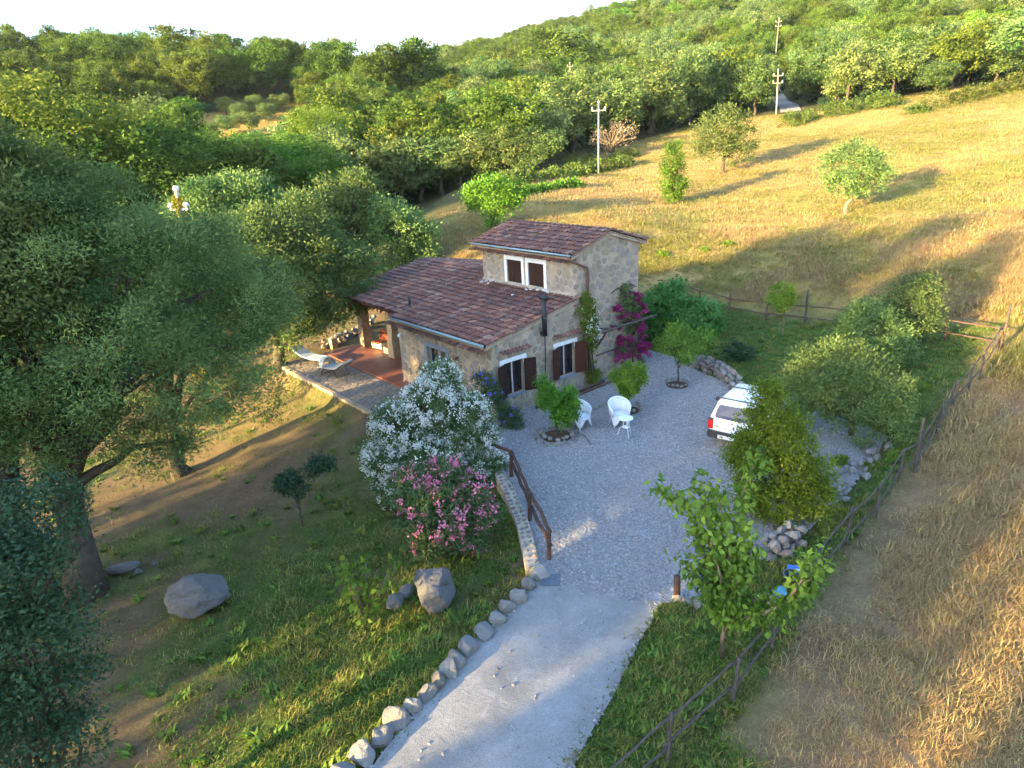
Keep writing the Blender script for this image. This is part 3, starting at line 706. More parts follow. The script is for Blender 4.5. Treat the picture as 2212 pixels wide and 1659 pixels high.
# ------------------------------------------------------------------ foliage
def rdir(rng, n): return nrm(rng.normal(size=(n, 3)))
def leaf_cloud(name, P, A, Nn, Ln, Wd, T, bend=.18, six=False):
    """leaf blades: a pointed quad each, creased along the middle"""
    A = nrm(A); S = nrm(np.cross(Nn, A)); Nn = np.cross(A, S); n = len(P); Ln = np.broadcast_to(Ln, n)[:, None]; Wd = np.broadcast_to(Wd, n)[:, None]
    mid = P + A*Ln*.45 + Nn*Ln*bend*.5
    V = np.stack([P, mid+S*Wd*.5, P+A*Ln-Nn*Ln*bend*.4, mid-S*Wd*.5], 1).reshape(-1, 3)
    F = np.arange(4*n, dtype=np.int32).reshape(n, 4)
    return np_mesh(name, V, F, False, {'tint': np.repeat(np.clip(T, 0, 1), 4)})
def crown_points(rng, lobes, n_clump, n_leaf, clump_r, inner=.18, top_bias=.35, shell=(.72, 1.02), tint_sd=.18):
    """leaf places gathered in clumps over the skin of the crown's lobes"""
    lobes = [(np.array(c, float), np.array(r, float)) for c, r in lobes]
    w = np.array([(r[0]*r[1]*r[2])**.667 for c, r in lobes]); w = w/w.sum()
    k = rng.choice(len(lobes), n_clump, p=w); d = rdir(rng, n_clump); d[:, 2] += top_bias*rng.random(n_clump); d = nrm(d)
    c = np.array([lobes[i][0] for i in k]); r = np.array([lobes[i][1] for i in k])
    rad = rng.uniform(*shell, n_clump); rad = np.where(rng.random(n_clump) < inner, rng.uniform(.25, .7, n_clump), rad)
    C = c + d*r*rad[:, None]
    # drop clumps buried deep inside another lobe
    keep = np.ones(n_clump, bool)
    for cc, rr in lobes:
        q = np.linalg.norm((C-cc)/rr, axis=1); keep &= (q > .55) | (rng.random(n_clump) < .25)
    C, d = C[keep], d[keep]; n_clump = len(C)
    ct = np.clip(rng.normal(.5, tint_sd, n_clump), 0, 1); cs = rng.uniform(.6, 1.35, n_clump)
    j = rng.integers(0, n_clump, n_leaf)
    off = rng.normal(size=(n_leaf, 3))*np.array([1, 1, .72])*.5*(clump_r*cs[j])[:, None]
    P = C[j]+off; out = nrm(d[j]*.8 + nrm(off)*.7 + np.array([0, 0, .15]))
    T = np.clip(ct[j] + rng.normal(0, .13, n_leaf), 0, 1)
    return P, out, T, C, d
def foliage(name, rng, lobes, n_clump, n_leaf, clump_r, Ln, Wd, mat, droop=0., stiff=.7, flat=.5, **kw):
    P, out, T, C, d = crown_points(rng, lobes, n_clump, n_leaf, clump_r, **kw); n = len(P)
    A = nrm(out*stiff + rdir(rng, n)*.9 + np.array([0, 0, -droop]))
    N = nrm(out*1.0 + rdir(rng, n)*.75 + np.array([0, 0, flat*.5]))
    s = rng.uniform(.65, 1.3, n)
    me = leaf_cloud(name, P, A, N, Ln*s, Wd*s, T); me.materials.append(mat); return me, C
def wood(name, rng, base_r, forks, targets, mat, trunk_pts, n_branch=10, side=7, twig=.012):
    """trunk as a tapered tube along trunk_pts, then limbs to a choice of targets inside the crown"""
    mb = MB(); tp = np.array(trunk_pts, float); m = len(tp)
    rr = base_r*np.linspace(1, .55, m); rr[0] *= 1.35
    mb.tube(tp, rr, side+2)
    if len(targets):
        T = np.array(targets); pick = T[rng.choice(len(T), min(n_branch, len(T)), replace=False)]
        for q in pick:
            s = rng.uniform(.55, 1.0); i = min(int(s*(m-1)), m-2); f = s*(m-1)-i; st = tp[i]*(1-f)+tp[i+1]*f
            k = 5; pts = []
            for j in range(k+1):
                a = j/k; p = st*(1-a)+q*a; p = p+np.array([0, 0, .12*np.linalg.norm(q-st)*math.sin(a*math.pi)])+rng.normal(0, .03*np.linalg.norm(q-st), 3)*(0 < j < k); pts.append(p)
            r0 = base_r*rng.uniform(.28, .5); mb.tube(pts, np.linspace(r0, twig, k+1), max(4, side-2))
    me = mb.mesh(name, True); me.materials.append(mat); return me
def lobes_round(rng, R, h, zc, n, lr=(.4, .6), flat=.8):
    """n lobes set round a crown of radius R, height h centred at zc"""
    L = [((0, 0, zc), (R*.62, R*.62, h*.36))]
    for i in range(n):
        a = 2.4*i+rng.uniform(-.4, .4); q = rng.uniform(.35, .72); z = rng.uniform(-.30, .36)
        rr = R*rng.uniform(*lr); L.append(((R*q*math.cos(a), R*q*math.sin(a), zc+h*z), (rr, rr, rr*flat)))
    return L
M_bark = simple('grey_brown_bark', (.085, .068, .05), .95, .05, var=.4, scale=5., bump=.8)
M_barkpale = simple('pale_bark', (.20, .155, .10), .9, .1, var=.35, scale=8., bump=.6)
M_olive = leaf_mat('olive_leaves', (.045, .105, .036), (.255, .345, .108), .36, .75, spec=.06)
M_oak = leaf_mat('oak_leaves', (.020, .058, .011), (.165, .245, .040), .36, .7, spec=.08)
M_bright = leaf_mat('fresh_green_leaves', (.06, .14, .014), (.19, .31, .04), .35, .6, spec=.15)
M_citrus = leaf_mat('citrus_leaves', (.03, .11, .010), (.20, .34, .03), .35)
M_dark = leaf_mat('dark_evergreen_leaves', (.018, .05, .022), (.055, .11, .045), .2)
M_olelf = leaf_mat('oleander_leaves', (.045, .105, .034), (.13, .22, .075), .25)
M_cherry = leaf_mat('cherry_leaves', (.05, .14, .015), (.17, .33, .045), .4)
M_pome = leaf_mat('pomegranate_leaves', (.06, .13, .010), (.24, .32, .025), .4)
M_mulb = leaf_mat('mulberry_leaves', (.05, .16, .03), (.13, .33, .06), .35)
M_almond = leaf_mat('almond_leaves', (.055, .115, .028), (.19, .27, .075), .35)
M_scrub = leaf_mat('bramble_leaves', (.055, .095, .015), (.16, .20, .035), .25)
M_wpet = leaf_mat('white_petals', (.70, .72, .62), (.85, .86, .82), .3, var=.02)
M_ppet = leaf_mat('pink_petals', (.60, .14, .30), (.80, .35, .50), .3, var=.02)
M_bpet = leaf_mat('blue_violet_petals', (.13, .12, .60), (.25, .22, .80), .3, var=.02)
M_mpet = leaf_mat('magenta_bracts', (.20, .015, .10), (.42, .045, .22), .3, var=.02)
M_dry = leaf_mat('dry_twigs', (.24, .19, .12), (.34, .29, .18), .1)
def tree(name, loc, crown_me, wood_me, label, cat, group=None, rz=0., sc=1., scz=None):
    o = empty(name, loc, rz, label, cat, group); o.scale = (sc, sc, scz or sc)
    if wood_me is not None: obj('trunk', wood_me, o)
    obj('crown', crown_me, o)
    return o
def trunk_path(rng, h, lean=(0, 0), wob=.08, n=6):
    p = [np.array([lean[0]*(i/n)**1.2, lean[1]*(i/n)**1.2, -.15+(h+.15)*i/n]) + (rng.normal(0, wob, 3)*np.array([1, 1, .2]) if 0 < i else 0) for i in range(n+1)]
    return np.array(p)
def loc_of(px, py, dist):
    """ground point below the line of sight through this pixel at this distance"""
    p = atd(px, py, dist); return np.array([p[0], p[1], H1(p[0], p[1])])
def rel(px, py, dist, base):
    p = atd(px, py, dist); return p-base
# ---- the great olives on the left
rg = np.random.default_rng(21)
base = at(185, 1290); D0 = float(np.hypot(base[0], base[1]))
lob = []
for px, py, dd, r in ((120, 560, 0, 1.7), (330, 600, .6, 1.75), (520, 680, .8, 1.25), (60, 760, .2, 1.7), (260, 780, -1., 1.7), (430, 820, -.6, 1.45), (150, 930, -.6, 1.2), (540, 860, 0, .95), (330, 960, -.4, .85), (-120, 650, .3, 2.), (-80, 880, -.5, 1.6), (200, 470, 2.2, 1.4), (90, 480, .6, 1.2), (420, 560, 1.6, 1.3)):
    lob.append((rel(px, py, D0+dd, base), (r, r, r*.82)))
me, C = foliage('great_olive_crown', rg, lob, 760, 165000, .46, .092, .030, M_olive, stiff=.9, flat=.35, inner=.15, tint_sd=.3)
tp = [(0, 0, -.2), rel(175, 1200, D0+.1, base), rel(150, 1100, D0+.2, base), rel(150, 1000, D0+.3, base), rel(190, 860, D0+.3, base)]
wm = wood('great_olive_trunk', rg, .42, 0, C, M_bark, tp, 26, 8)
tree('olive_tree', base, me, wm, 'great dark olive tree leaning over the garden beside the flat grey boulder', 'olive tree')
base = loc_of(-60, 900, 18.5); D0 = 18.5; lob = []
for px, py, dd, r in ((-40, 470, 0, 1.8), (60, 430, .6, 1.35), (-150, 420, .6, 1.9), (10, 620, -.5, 1.7), (150, 500, 1.0, 1.2), (-200, 600, 0, 2.)):
    lob.append((rel(px, py, D0+dd, base), (r, r, r*.85)))
me, C = foliage('tall_olive_crown', rg, lob, 520, 52000, .55, .14, .05, M_olive, stiff=.9, flat=.35)
wm = wood('tall_olive_trunk', rg, .4, 0, C, M_bark, trunk_path(rg, 3.5), 14, 7)
tree('olive_tree', base, me, wm, 'tall bluish olive tree cut by the picture edge behind the great olive', 'olive tree')
def olive_by(px_base, dist, lobes, n_clump, n_leaf, label, seed, leaf=.13, mat=None, th=2.6, tr=.3, group=None, cat='olive tree', nm='olive_tree', wd=.042, cr=.6, trunkmat=None):
    rr = np.random.default_rng(seed); base = loc_of(px_base[0], px_base[1], dist); Lb = []
    for px, py, dd, r in lobes: Lb.append((rel(px, py, dist+dd, base), (r, r, r*.85)))
    me, C = foliage('crown', rr, Lb, n_clump, n_leaf, cr, leaf, wd, mat or M_olive, stiff=.9, flat=.35)
    wm = wood('trunk', rr, tr, 0, C, trunkmat or M_bark, trunk_path(rr, th), 14, 6)
    return tree(nm, base, me, wm, label, cat, group)
olive_by((330, 760), 24, ((290, 560, 0, 1.5), (380, 585, .6, 1.3), (220, 560, 0, 1.4), (450, 600, .2, 1.3), (330, 640, -.5, 1.6), (480, 700, -.5, 1.5), (560, 640, .2, 1.4)), 420, 42000, 'bluish olive tree in the shade below the ivy covered pole', 22, .15, wd=.056)
olive_by((600, 745), 31, ((560, 520, 0, 1.7), (640, 490, .6, 1.5), (480, 540, 0, 1.5), (690, 560, 0, 1.5), (600, 620, -.6, 1.8), (720, 640, -.5, 1.3), (500, 640, 0, 1.6), (760, 590, .2, 1.1), (640, 700, 0, 1.2), (780, 640, .3, .8)), 560, 52000, 'broad olive tree overhanging the end of the tiled porch roof', 23, .17, wd=.062)
olive_by((480, 600), 40, ((470, 460, 0, 2.1), (530, 440, .5, 1.8), (420, 490, 0, 1.7), (580, 480, 0, 1.8), (500, 540, 0, 2.)), 260, 24000, 'sunlit olive tree beside the ivy covered pole', 24, .2, wd=.08)
olive_by((760, 590), 44, ((750, 440, 0, 2.1), (700, 490, .5, 1.9), (800, 480, 0, 1.7), (740, 540, 0, 2.1), (660, 470, 0, 1.6), (770, 410, 0, 1.2)), 260, 24000, 'sunlit olive tree rising behind the porch roof', 25, .2, wd=.08)
olive_by((870, 590), 43, ((860, 490, 0, 1.6), (900, 520, .3, 1.4), (840, 540, 0, 1.5), (920, 560, 0, 1.1), (830, 470, 0, 1.2)), 170, 15000, 'small olive tree beside the tower against the dry field', 26, .2, wd=.08)
# dark undergrowth tree in the lower left corner
rr = np.random.default_rng(31); base = loc_of(20, 1500, 9.6); Lb = []
for px, py, dd, r in ((30, 1250, 0, .62), (110, 1360, 0, .55), (20, 1420, -.2, .7), (120, 1500, 0, .55), (60, 1600, -.2, .6), (-60, 1300, 0, .8), (-80, 1520, 0, .8), (10, 1150, .4, .6), (150, 1640, 0, .4), (60, 1130, 2.5, .8)):
    Lb.append((rel(px, py, 9.6+dd, base), (r, r, r*.9)))
me, C = foliage('crown', rr, Lb, 330, 26000, .3, .075, .036, M_dark, flat=.5)
tree('evergreen_shrub', base, me, wood('trunk', rr, .1, 0, C, M_bark, trunk_path(rr, .9), 14, 6), 'dark evergreen shrub filling the lower corner beneath the great olive', 'shrub')
# ---- oleanders
def shrub(nm, base, lobes_px, dist, n_clump, n_leaf, cr, ln, wd, mat, label, cat, seed, droop=0., stem_r=.05, petals=None, flat=.5, group=None, th=.5, stiff=.7, inner=.18, barkm=None):
    rr = np.random.default_rng(seed); Lb = [(rel(px, py, dist+dd, base), (r, r, r*.9)) for px, py, dd, r in lobes_px]
    me, C = foliage('crown', rr, Lb, n_clump, n_leaf, cr, ln, wd, mat, droop=droop, flat=flat, stiff=stiff, inner=inner)
    o = tree(nm, base, me, wood('trunk', rr, stem_r, 0, C, barkm or M_bark, trunk_path(rr, th, wob=.03), 16, 5, .006), label, cat, group)
    if petals:
        pm, nb, nper, pl, cl = petals
        k = []
        P, out, T, CC, d = crown_points(rr, Lb, nb*2, nb*2, .05, inner=0, top_bias=.5, shell=(1.0, 1.12))
        # keep only places near the outer skin of all lobes
        q = np.min([np.linalg.norm((P-np.array(c))/np.array(r), axis=1) for c, r in Lb], axis=0)
        sel = np.where(q > .93)[0][:nb]; P, out = P[sel], out[sel]
        cs = rr.uniform(.3, 1.7, len(P)); j = np.repeat(np.arange(len(P)), nper); n = len(j)
        pp = P[j]+rr.normal(size=(n, 3))*cl*cs[j][:, None]; A = nrm(out[j]*.6+rdir(rr, n)); N = nrm(out[j]+rdir(rr, n)*.5)
        fm = leaf_cloud('blossom', pp, A, N, pl*rr.uniform(.7, 1.3, n), pl*.9, rr.random(n), .1); fm.materials.append(pm)
        tag(obj('blossom', fm, o), kind='stuff')
    return o
b = at(930, 1060); d = float(np.hypot(b[0], b[1]))
shrub('oleander_bush', b, ((930, 870, .2, .72), (860, 920, .1, .68), (1000, 890, .4, .66), (1040, 950, .3, .5), (830, 990, 0, .6), (920, 1000, -.4, .8), (1020, 1020, 0, .58), (850, 1060, -.2, .5), (950, 820, .5, .5), (1068, 1000, .1, .38), (890, 1060, -.5, .6)), d, 480, 36000, .24, .15, .030, M_olelf,
      'big round oleander bush covered in white blossom beside the house corner', 'oleander', 41, petals=(M_wpet, 1250, 20, .058, .055))
b = at(965, 1205); d = float(np.hypot(b[0], b[1]))
shrub('oleander_bush', b, ((950, 1050, .2, .5), (900, 1070, .1, .46), (1010, 1060, .2, .46), (960, 1120, -.2, .6), (900, 1130, -.1, .42), (1040, 1110, 0, .38), (960, 1020, .4, .42), (1010, 1160, -.1, .4), (930, 1180, -.2, .36), (880, 1030, .2, .25)), d, 340, 20000, .2, .14, .030, M_olelf,
      'lower oleander bush with pink blossom in front of the white one', 'oleander', 42, petals=(M_ppet, 330, 11, .068, .05))
b = at(1085, 925); d = float(np.hypot(b[0], b[1]))
shrub('plumbago_bush', b, ((1075, 880, 0, .36), (1100, 900, 0, .36), (1060, 850, .1, .35), (1115, 915, -.1, .25), (1045, 820, .3, .3)), d, 130, 9000, .16, .06, .03, M_olelf, 'low shrub with blue violet flowers against the gable wall', 'shrub', 43, petals=(M_bpet, 60, 9, .05, .028))
# ---- citrus trees in stone rings
def small_tree(nm, pb, lobes_px, n_clump, n_leaf, cr, ln, wd, mat, label, cat, seed, th, tr, group=None, droop=0., flat=.5, bark=None, stiff=.7, dd=0., inner=.18):
    b = at(*pb); d = float(np.hypot(b[0], b[1]))+dd
    rr = np.random.default_rng(seed); Lb = [(rel(px, py, d+e, b), (r, r, r*.9)) for px, py, e, r in lobes_px]
    me, C = foliage('crown', rr, Lb, n_clump, n_leaf, cr, ln, wd, mat, droop=droop, flat=flat, stiff=stiff, inner=inner)
    return tree(nm, b, me, wood('trunk', rr, tr, 0, C, bark or M_bark, trunk_path(rr, th, wob=.02), 14, 6, .006), label, cat, group)
small_tree('lemon_tree', (1203, 948), ((1195, 870, 0, .36), (1225, 890, 0, .32), (1178, 845, .1, .28), (1215, 905, -.1, .30), (1235, 875, 0, .22), (1175, 822, .1, .16), (1228, 845, .1, .18)), 150, 8500, .17, .085, .042, M_citrus, 'bright lemon tree in the larger stone ring, hiding part of a white chair', 'lemon tree', 51, .8, .05)
small_tree('lemon_tree', (1357, 893), ((1355, 822, 0, .34), (1335, 815, 0, .26), (1378, 818, 0, .26), (1360, 845, -.1, .26), (1350, 798, .1, .2), (1380, 800, .1, .18)), 130, 7000, .16, .085, .042, M_citrus, 'round lemon tree in the stone ring behind the white chairs', 'lemon tree', 52, .7, .05)
small_tree('peach_tree', (1463, 835), ((1470, 735, .2, .42), (1440, 748, .1, .34), (1500, 738, .3, .4), (1465, 715, .3, .3), (1480, 765, 0, .3), (1522, 728, .3, .26)), 120, 4200, .26, .13, .034, M_cherry, 'young peach tree with drooping leaves in the stone ring near the stone wall', 'peach tree', 53, 1.3, .04, droop=.7)
small_tree('mulberry_tree', (1457, 742), ((1430, 665, .3, 1.1), (1480, 680, 0, 1.05), (1410, 680, .4, .95), (1460, 650, .4, .95), (1510, 690, 0, .85), (1450, 710, -.3, .85), (1400, 705, .3, .75), (1525, 670, .2, .6)), 280, 19000, .36, .15, .11, M_mulb, 'dense round dark green mulberry tree beside the bougainvillea', 'mulberry tree', 54, 1.2, .1, droop=.4)
small_tree('sapling', (1690, 722), ((1690, 635, 0, .5), (1675, 650, 0, .35), (1705, 645, 0, .4), (1690, 655, 0, .4)), 90, 4500, .22, .09, .04, M_bright, 'slim young tree with a lollipop crown before the back fence', 'sapling', 55, 1.5, .03, bark=M_barkpale)
small_tree('low_shrub', (1590, 780), ((1590, 758, 0, .36), (1605, 765, 0, .3), (1575, 768, 0, .28)), 60, 2600, .2, .11, .045, M_dark, 'low dark shrub on the lawn beyond the stone wall', 'shrub', 56, .2, .03)
small_tree('olive_tree', (1890, 800), ((1880, 715, 0, .85), (1850, 695, .2, .7), (1925, 730, 0, .75), (1890, 765, 0, .7), (1868, 675, .2, .5), (1935, 765, 0, .6), (1840, 745, 0, .7), (1895, 680, .3, .45), (1820, 720, .2, .45)), 250, 15000, .30, .11, .034, M_olive, 'grey green young olive tree in the middle of the fenced lawn', 'olive tree', 57, 1.0, .08)
small_tree('olive_tree', (1975, 752), ((1970, 660, 0, .9), (1992, 625, .2, .6), (1960, 630, .2, .55), (1945, 660, 0, .6), (1990, 690, 0, .7), (1960, 710, 0, .6), (2005, 660, 0, .5)), 200, 11500, .30, .115, .035, M_olive, 'grey green young olive tree nearest the fence corner', 'olive tree', 58, 1.0, .08)
small_tree('almond_tree', (1835, 945), ((1800, 830, 0, .95), (1740, 840, .3, .8), (1850, 810, .3, .9), (1880, 860, 0, .85), (1810, 780, .5, .8), (1920, 900, -.3, .65), (1760, 780, .6, .7), (1840, 890, -.4, .7), (1920, 840, .2, .65), (1720, 800, .7, .6), (1870, 925, -.5, .5), (1770, 890, -.3, .6), (1720, 870, 0, .5), (1940, 930, -.5, .35)), 480, 27000, .30, .09, .036, M_almond, 'wide airy almond tree between the car and the fence', 'almond tree', 59, 1.0, .1, dd=-.3, inner=.1)
small_tree('pomegranate_bush', (1680, 1115), ((1665, 900, .5, .45), (1640, 960, .2, .5), (1700, 960, .3, .55), (1640, 1030, -.1, .55), (1720, 1030, .1, .6), (1680, 1080, -.3, .6), (1770, 1020, .2, .4), (1600, 980, .1, .28), (1655, 850, .8, .3), (1620, 1070, -.2, .35), (1760, 1080, 0, .4), (1590, 1000, 0, .25), (1610, 900, .3, .2), (1700, 910, .5, .3)), 520, 38000, .24, .075, .036, M_pome, 'big bright green pomegranate bush hiding the side of the car', 'pomegranate', 60, .5, .06, stiff=1.)
# cherry with big hanging leaves on long shoots
def shoot_tree(nm, base, dist, stems, ln, wd, mat, label, cat, seed, per=26, bark=None, sr=.03, droop=1.0, clear=.1):
    rr = np.random.default_rng(seed); mb = MB(); P = []; A = []
    for st in stems:
        pts = np.array([rel(px, py, dist+dd, base) if i or st[0] is not None else np.zeros(3) for i, (px, py, dd) in enumerate(st)])
        r0 = sr*(.9 if len(st) < 5 else 1.2); mb.tube(pts, np.linspace(r0, .007, len(pts)), 6)
        seg = np.linalg.norm(np.diff(pts, axis=0), axis=1); tot = seg.sum(); n = int(per*tot/ .5)
        for _ in range(n):
            s = rr.uniform(.22, 1.03)*tot; k = 0
            while k < len(seg)-1 and s > seg[k]: s -= seg[k]; k += 1
            p = pts[k]+(pts[k+1]-pts[k])*min(s/seg[k], 1.05)
            P.append(p+rr.normal(0, .10, 3)); A.append(nrm(rr.normal(size=3)*.9+np.array([0, 0, -droop])))
    P = np.array(P); A = np.array(A); kp = P[:, 2] > clear; P, A = P[kp], A[kp]; n = len(P)
    T = np.clip(.5+.3*np.sin(P[:, 2]*3)+rr.normal(0, .2, n), 0, 1); N = nrm(rdir(rr, n)+np.array([0, 0, .8])+CAM*0)
    me = leaf_cloud('crown', P, A, N, ln*rr.uniform(.6, 1.2, n), wd*rr.uniform(.7, 1.2, n), T, .25); me.materials.append(mat)
    wm = mb.mesh('trunk', True); wm.materials.append(bark or M_barkpale)
    return tree(nm, base, me, wm, label, cat)
b = at(1562, 1432); d = float(np.hypot(b[0], b[1]))
tb = [(1562, 1440, 0), (1560, 1380, 0), (1567, 1345, 0)]
cs = [tb+[(1545, 1290, 0), (1520, 1200, .1), (1500, 1120, .3), (1480, 1080, .4), (1425, 1055, .3)],
      tb+[(1560, 1280, .2), (1550, 1180, .4), (1535, 1090, .5), (1515, 1040, .6)],
      tb+[(1575, 1280, .3), (1585, 1180, .5), (1600, 1080, .7), (1625, 1010, .9), (1640, 985, 1.)],
      tb+[(1590, 1300, .1), (1610, 1230, .3), (1625, 1180, .4)],
      tb+[(1540, 1270, -.1), (1500, 1240, -.2), (1480, 1210, -.2)],
      tb+[(1555, 1240, -.2), (1530, 1150, 0), (1520, 1090, .1)],
      tb+[(1580, 1250, 0), (1570, 1150, .1), (1560, 1110, .2), (1550, 1060, .3)],
      tb+[(1590, 1270, -.1), (1600, 1210, 0), (1610, 1140, .2)],
      tb+[(1600, 1320, 0), (1640, 1290, .2), (1690, 1310, .3)],
      [(1566, 1360, 0), (1585, 1340, -.1), (1640, 1330, -.1), (1700, 1300, 0), (1740, 1265, .1), (1765, 1200, .2)],
      [(1600, 1338, -.1), (1650, 1335, 0), (1690, 1318, .1)],
      [(1700, 1300, 0), (1735, 1250, 0), (1772, 1262, .1)]]
shoot_tree('cherry_tree', b, d, cs, .16, .085, M_cherry, 'leafy cherry tree with a pale forked trunk beside the drive', 'cherry tree', 61, 66, sr=.04, clear=.95)
b = at(785, 1365); d = float(np.hypot(b[0], b[1]))
shoot_tree('fig_sapling', b, d, [[(785, 1370, 0), (785, 1330, 0), (775, 1290, 0), (760, 1240, .2)], [(785, 1340, 0), (800, 1280, 0), (815, 1230, .1)], [(785, 1330, 0), (830, 1250, .1), (858, 1210, .2)], [(785, 1330, 0), (760, 1280, -.1), (745, 1240, -.1)], [(785, 1330, 0), (790, 1260, .1), (790, 1215, .2)], [(785, 1330, 0), (775, 1270, .2), (740, 1220, .3)]], .17, .12, M_bright, 'young fig tree with big leaves in the grass beside the small rocks', 'fig tree', 62, 16, sr=.03, droop=.5)
small_tree('sapling', (655, 1140), ((625, 1040, 0, .32), (690, 1005, .1, .26), (640, 1050, -.1, .26), (610, 1045, 0, .22)), 60, 2600, .17, .09, .05, M_dark, 'thin sapling with two dark leaf clumps in the shaded garden', 'sapling', 63, .9, .025)
# ---- climbers on the gable wall
def climber(nm, blobs, mat, label, cat, seed, n_leaf, ln, wd, petals=None, stems=(), off=.16, cr=.14, bark=None):
    rr = np.random.default_rng(seed); base = hloc(.25, blobs[0][0], 0.); Lb = []
    for v, z, r in blobs: Lb.append((hloc(off, v, z)-base, (r, r, r)))
    me, C = foliage('crown', rr, Lb, 160, n_leaf, cr, ln, wd, mat, inner=.3)
    o = empty(nm, base, 0, label, cat)
    mb = MB()
    for st in stems:
        pts = [hloc(a, v, z)-base for a, v, z in st]; mb.tube(pts, np.linspace(.04, .015, len(pts)), 5)
    if stems: m = mb.mesh('trunk', True); m.materials.append(bark or M_bark); obj('trunk', m, o)
    obj('foliage', me, o)
    if petals:
        pm, n, pl, spots, kind = petals
        Lp = [(hloc(off+.08, v, z)-base, (r, r, r)) for v, z, r in spots]
        P, out, T, _, _ = crown_points(rr, Lp, 120, n, .10, inner=.3)
        fm = leaf_cloud('blossom', P, nrm(out+rdir(rr, n)), nrm(out+rdir(rr, n)*.6), pl*rr.uniform(.6, 1.3, n), pl*.9, T, .1); fm.materials.append(pm); tag(obj('blossom', fm, o), kind='stuff')
    return o
climber('jasmine_climber', [(4.45, 3.15, .32), (4.25, 2.85, .36), (4.6, 2.6, .34), (4.5, 2.2, .36), (4.75, 2.3, .3), (4.4, 3.5, .2), (4.75, 1.9, .22), (4.7, 1.5, .16), (4.75, 1.1, .13), (4.55, .4, .3), (4.9, .3, .25)], M_bright, 'climber with white flowers on the drainpipe at the house corner', 'climber', 71, 7500, .065, .04, (M_wpet, 420, .06, [(4.4, 3.0, .35), (4.5, 2.5, .4), (4.7, 2.1, .35)], 0), [[(.12, 4.75, 0), (.1, 4.7, 1.), (.12, 4.55, 2.), (.1, 4.45, 3.2)], [(.2, 4.9, 0), (.12, 4.82, .8), (.15, 4.7, 1.6), (.12, 4.75, 2.4)]])
climber('bougainvillea', [(6.6, 3.0, .34), (6.7, 3.45, .22), (6.5, 2.6, .3), (7.0, 2.8, .3), (6.9, 2.0, .28), (7.1, 1.5, .3), (6.9, 1.0, .3), (6.4, 1.3, .25), (7.2, 2.6, .22), (6.2, 1.1, .2)], M_olelf, 'magenta bougainvillea climbing the tower wall', 'bougainvillea', 72, 6000, .06, .04,
        (M_mpet, 8200, .065, [(7.1, 2.7, .26), (7.35, 2.5, .28), (6.9, 2.3, .24), (7.2, 1.8, .3), (7.3, 1.3, .34), (7.0, .9, .34), (7.3, .75, .3), (6.5, 1.4, .3), (6.2, 1.15, .28), (6.0, 2.1, .16), (6.3, 2.5, .16), (7.45, 2.2, .2), (6.0, 2.9, .12), (6.6, .95, .26), (7.6, 1.0, .3), (7.5, .6, .3), (6.9, 3.1, .22), (7.3, 3.0, .24), (6.2, .75, .3)], 0), [[(.15, 7.2, 0), (.12, 7.1, 1.), (.15, 6.9, 2.), (.1, 6.7, 3.3)], [(.1, 6.7, 3.3), (.06, 6.3, 3.55), (.06, 5.9, 3.4)], [(.1, 6.7, 3.3), (.06, 7.0, 3.6), (.06, 7.4, 3.4)]], off=.22)
# ------------------------------------------------------------------ rocks and stone work
M_rock = stone_mat('grey_limestone', [(0, (.11, .11, .113)), (.3, (.17, .168, .165)), (.55, (.24, .225, .20)), (.75, (.15, .13, .11)), (1, (.27, .26, .25))], .9, 3., False, .14)
M_rockwarm = stone_mat('warm_fieldstone', [(0, (.14, .12, .10)), (.3, (.20, .18, .155)), (.55, (.17, .165, .16)), (.8, (.23, .20, .16)), (.92, (.20, .13, .105)), (1, (.26, .245, .225))], .9, 5., False)
def rock_mesh(name, rng, size, sub=2, cuts=7, rough=.10):
    """angular boulder: a ball with planes cut off it"""
    bm = bmesh.new(); bmesh.ops.create_icosphere(bm, subdivisions=sub, radius=1.)
    ns = rdir(rng, cuts); ds = rng.uniform(.55, .85, cuts); sd_ = rng.uniform(0, 9)
    for v in bm.verts:
        p = np.array(v.co)
        for n_, d_ in zip(ns, ds):
            e = p@n_-d_
            if e > 0: p = p-n_*e
        p = p*(1+rng.normal(0, rough*.35))+nrm(p)*(.16*(vnoise(np.array([p[0]*1.7+7+sd_]), np.array([p[1]*1.7+p[2]*2.3]), .6, 12)[0]-.5)+.075*(vnoise(np.array([p[0]*4.1+3+sd_]), np.array([p[1]*4.1+p[2]*4.7]), .6, 13)[0]-.5)); v.co = Vector(p*np.array(size))
    me = bpy.data.meshes.new(name); bm.to_mesh(me); bm.free(); return me
M_boulder = stone_mat('weathered_boulder', [(0, (.085, .085, .09)), (.4, (.12, .118, .115)), (.7, (.11, .095, .08)), (1, (.14, .138, .135))], .95, 2.6, False, .16)
rr = np.random.default_rng(81)
ROCKS = [rock_mesh('stone', rr, (1, 1, 1), 1, 7, .12) for _ in range(10)]
for m in ROCKS: m.materials.append(M_rockwarm)
def stone(parent, p, size, rz=None, nm='stone'):
    o = bpy.data.objects.new(nm, ROCKS[rr.integers(len(ROCKS))]); COL.objects.link(o); o.parent = parent; o.location = p; o.scale = size
    o.rotation_euler = (rr.uniform(-.25, .25), rr.uniform(-.25, .25), rr.uniform(0, 6.28) if rz is None else rz); return o
def boulder(px, py, size, label, seed, rz=0., sink=.25, sub=3, cuts=9, tilt=(0, 0), mat=None):
    p = at(px, py); q = np.random.default_rng(seed); me = rock_mesh('boulder', q, size, sub, cuts, .05); me.materials.append(mat or M_boulder)
    zmin = min(v.co.z for v in me.vertices)
    o = obj('boulder', me, None, None, (p[0], p[1], p[2]-zmin*(1-sink)), (tilt[0], tilt[1], rz)); return tag(o, label, 'boulder')
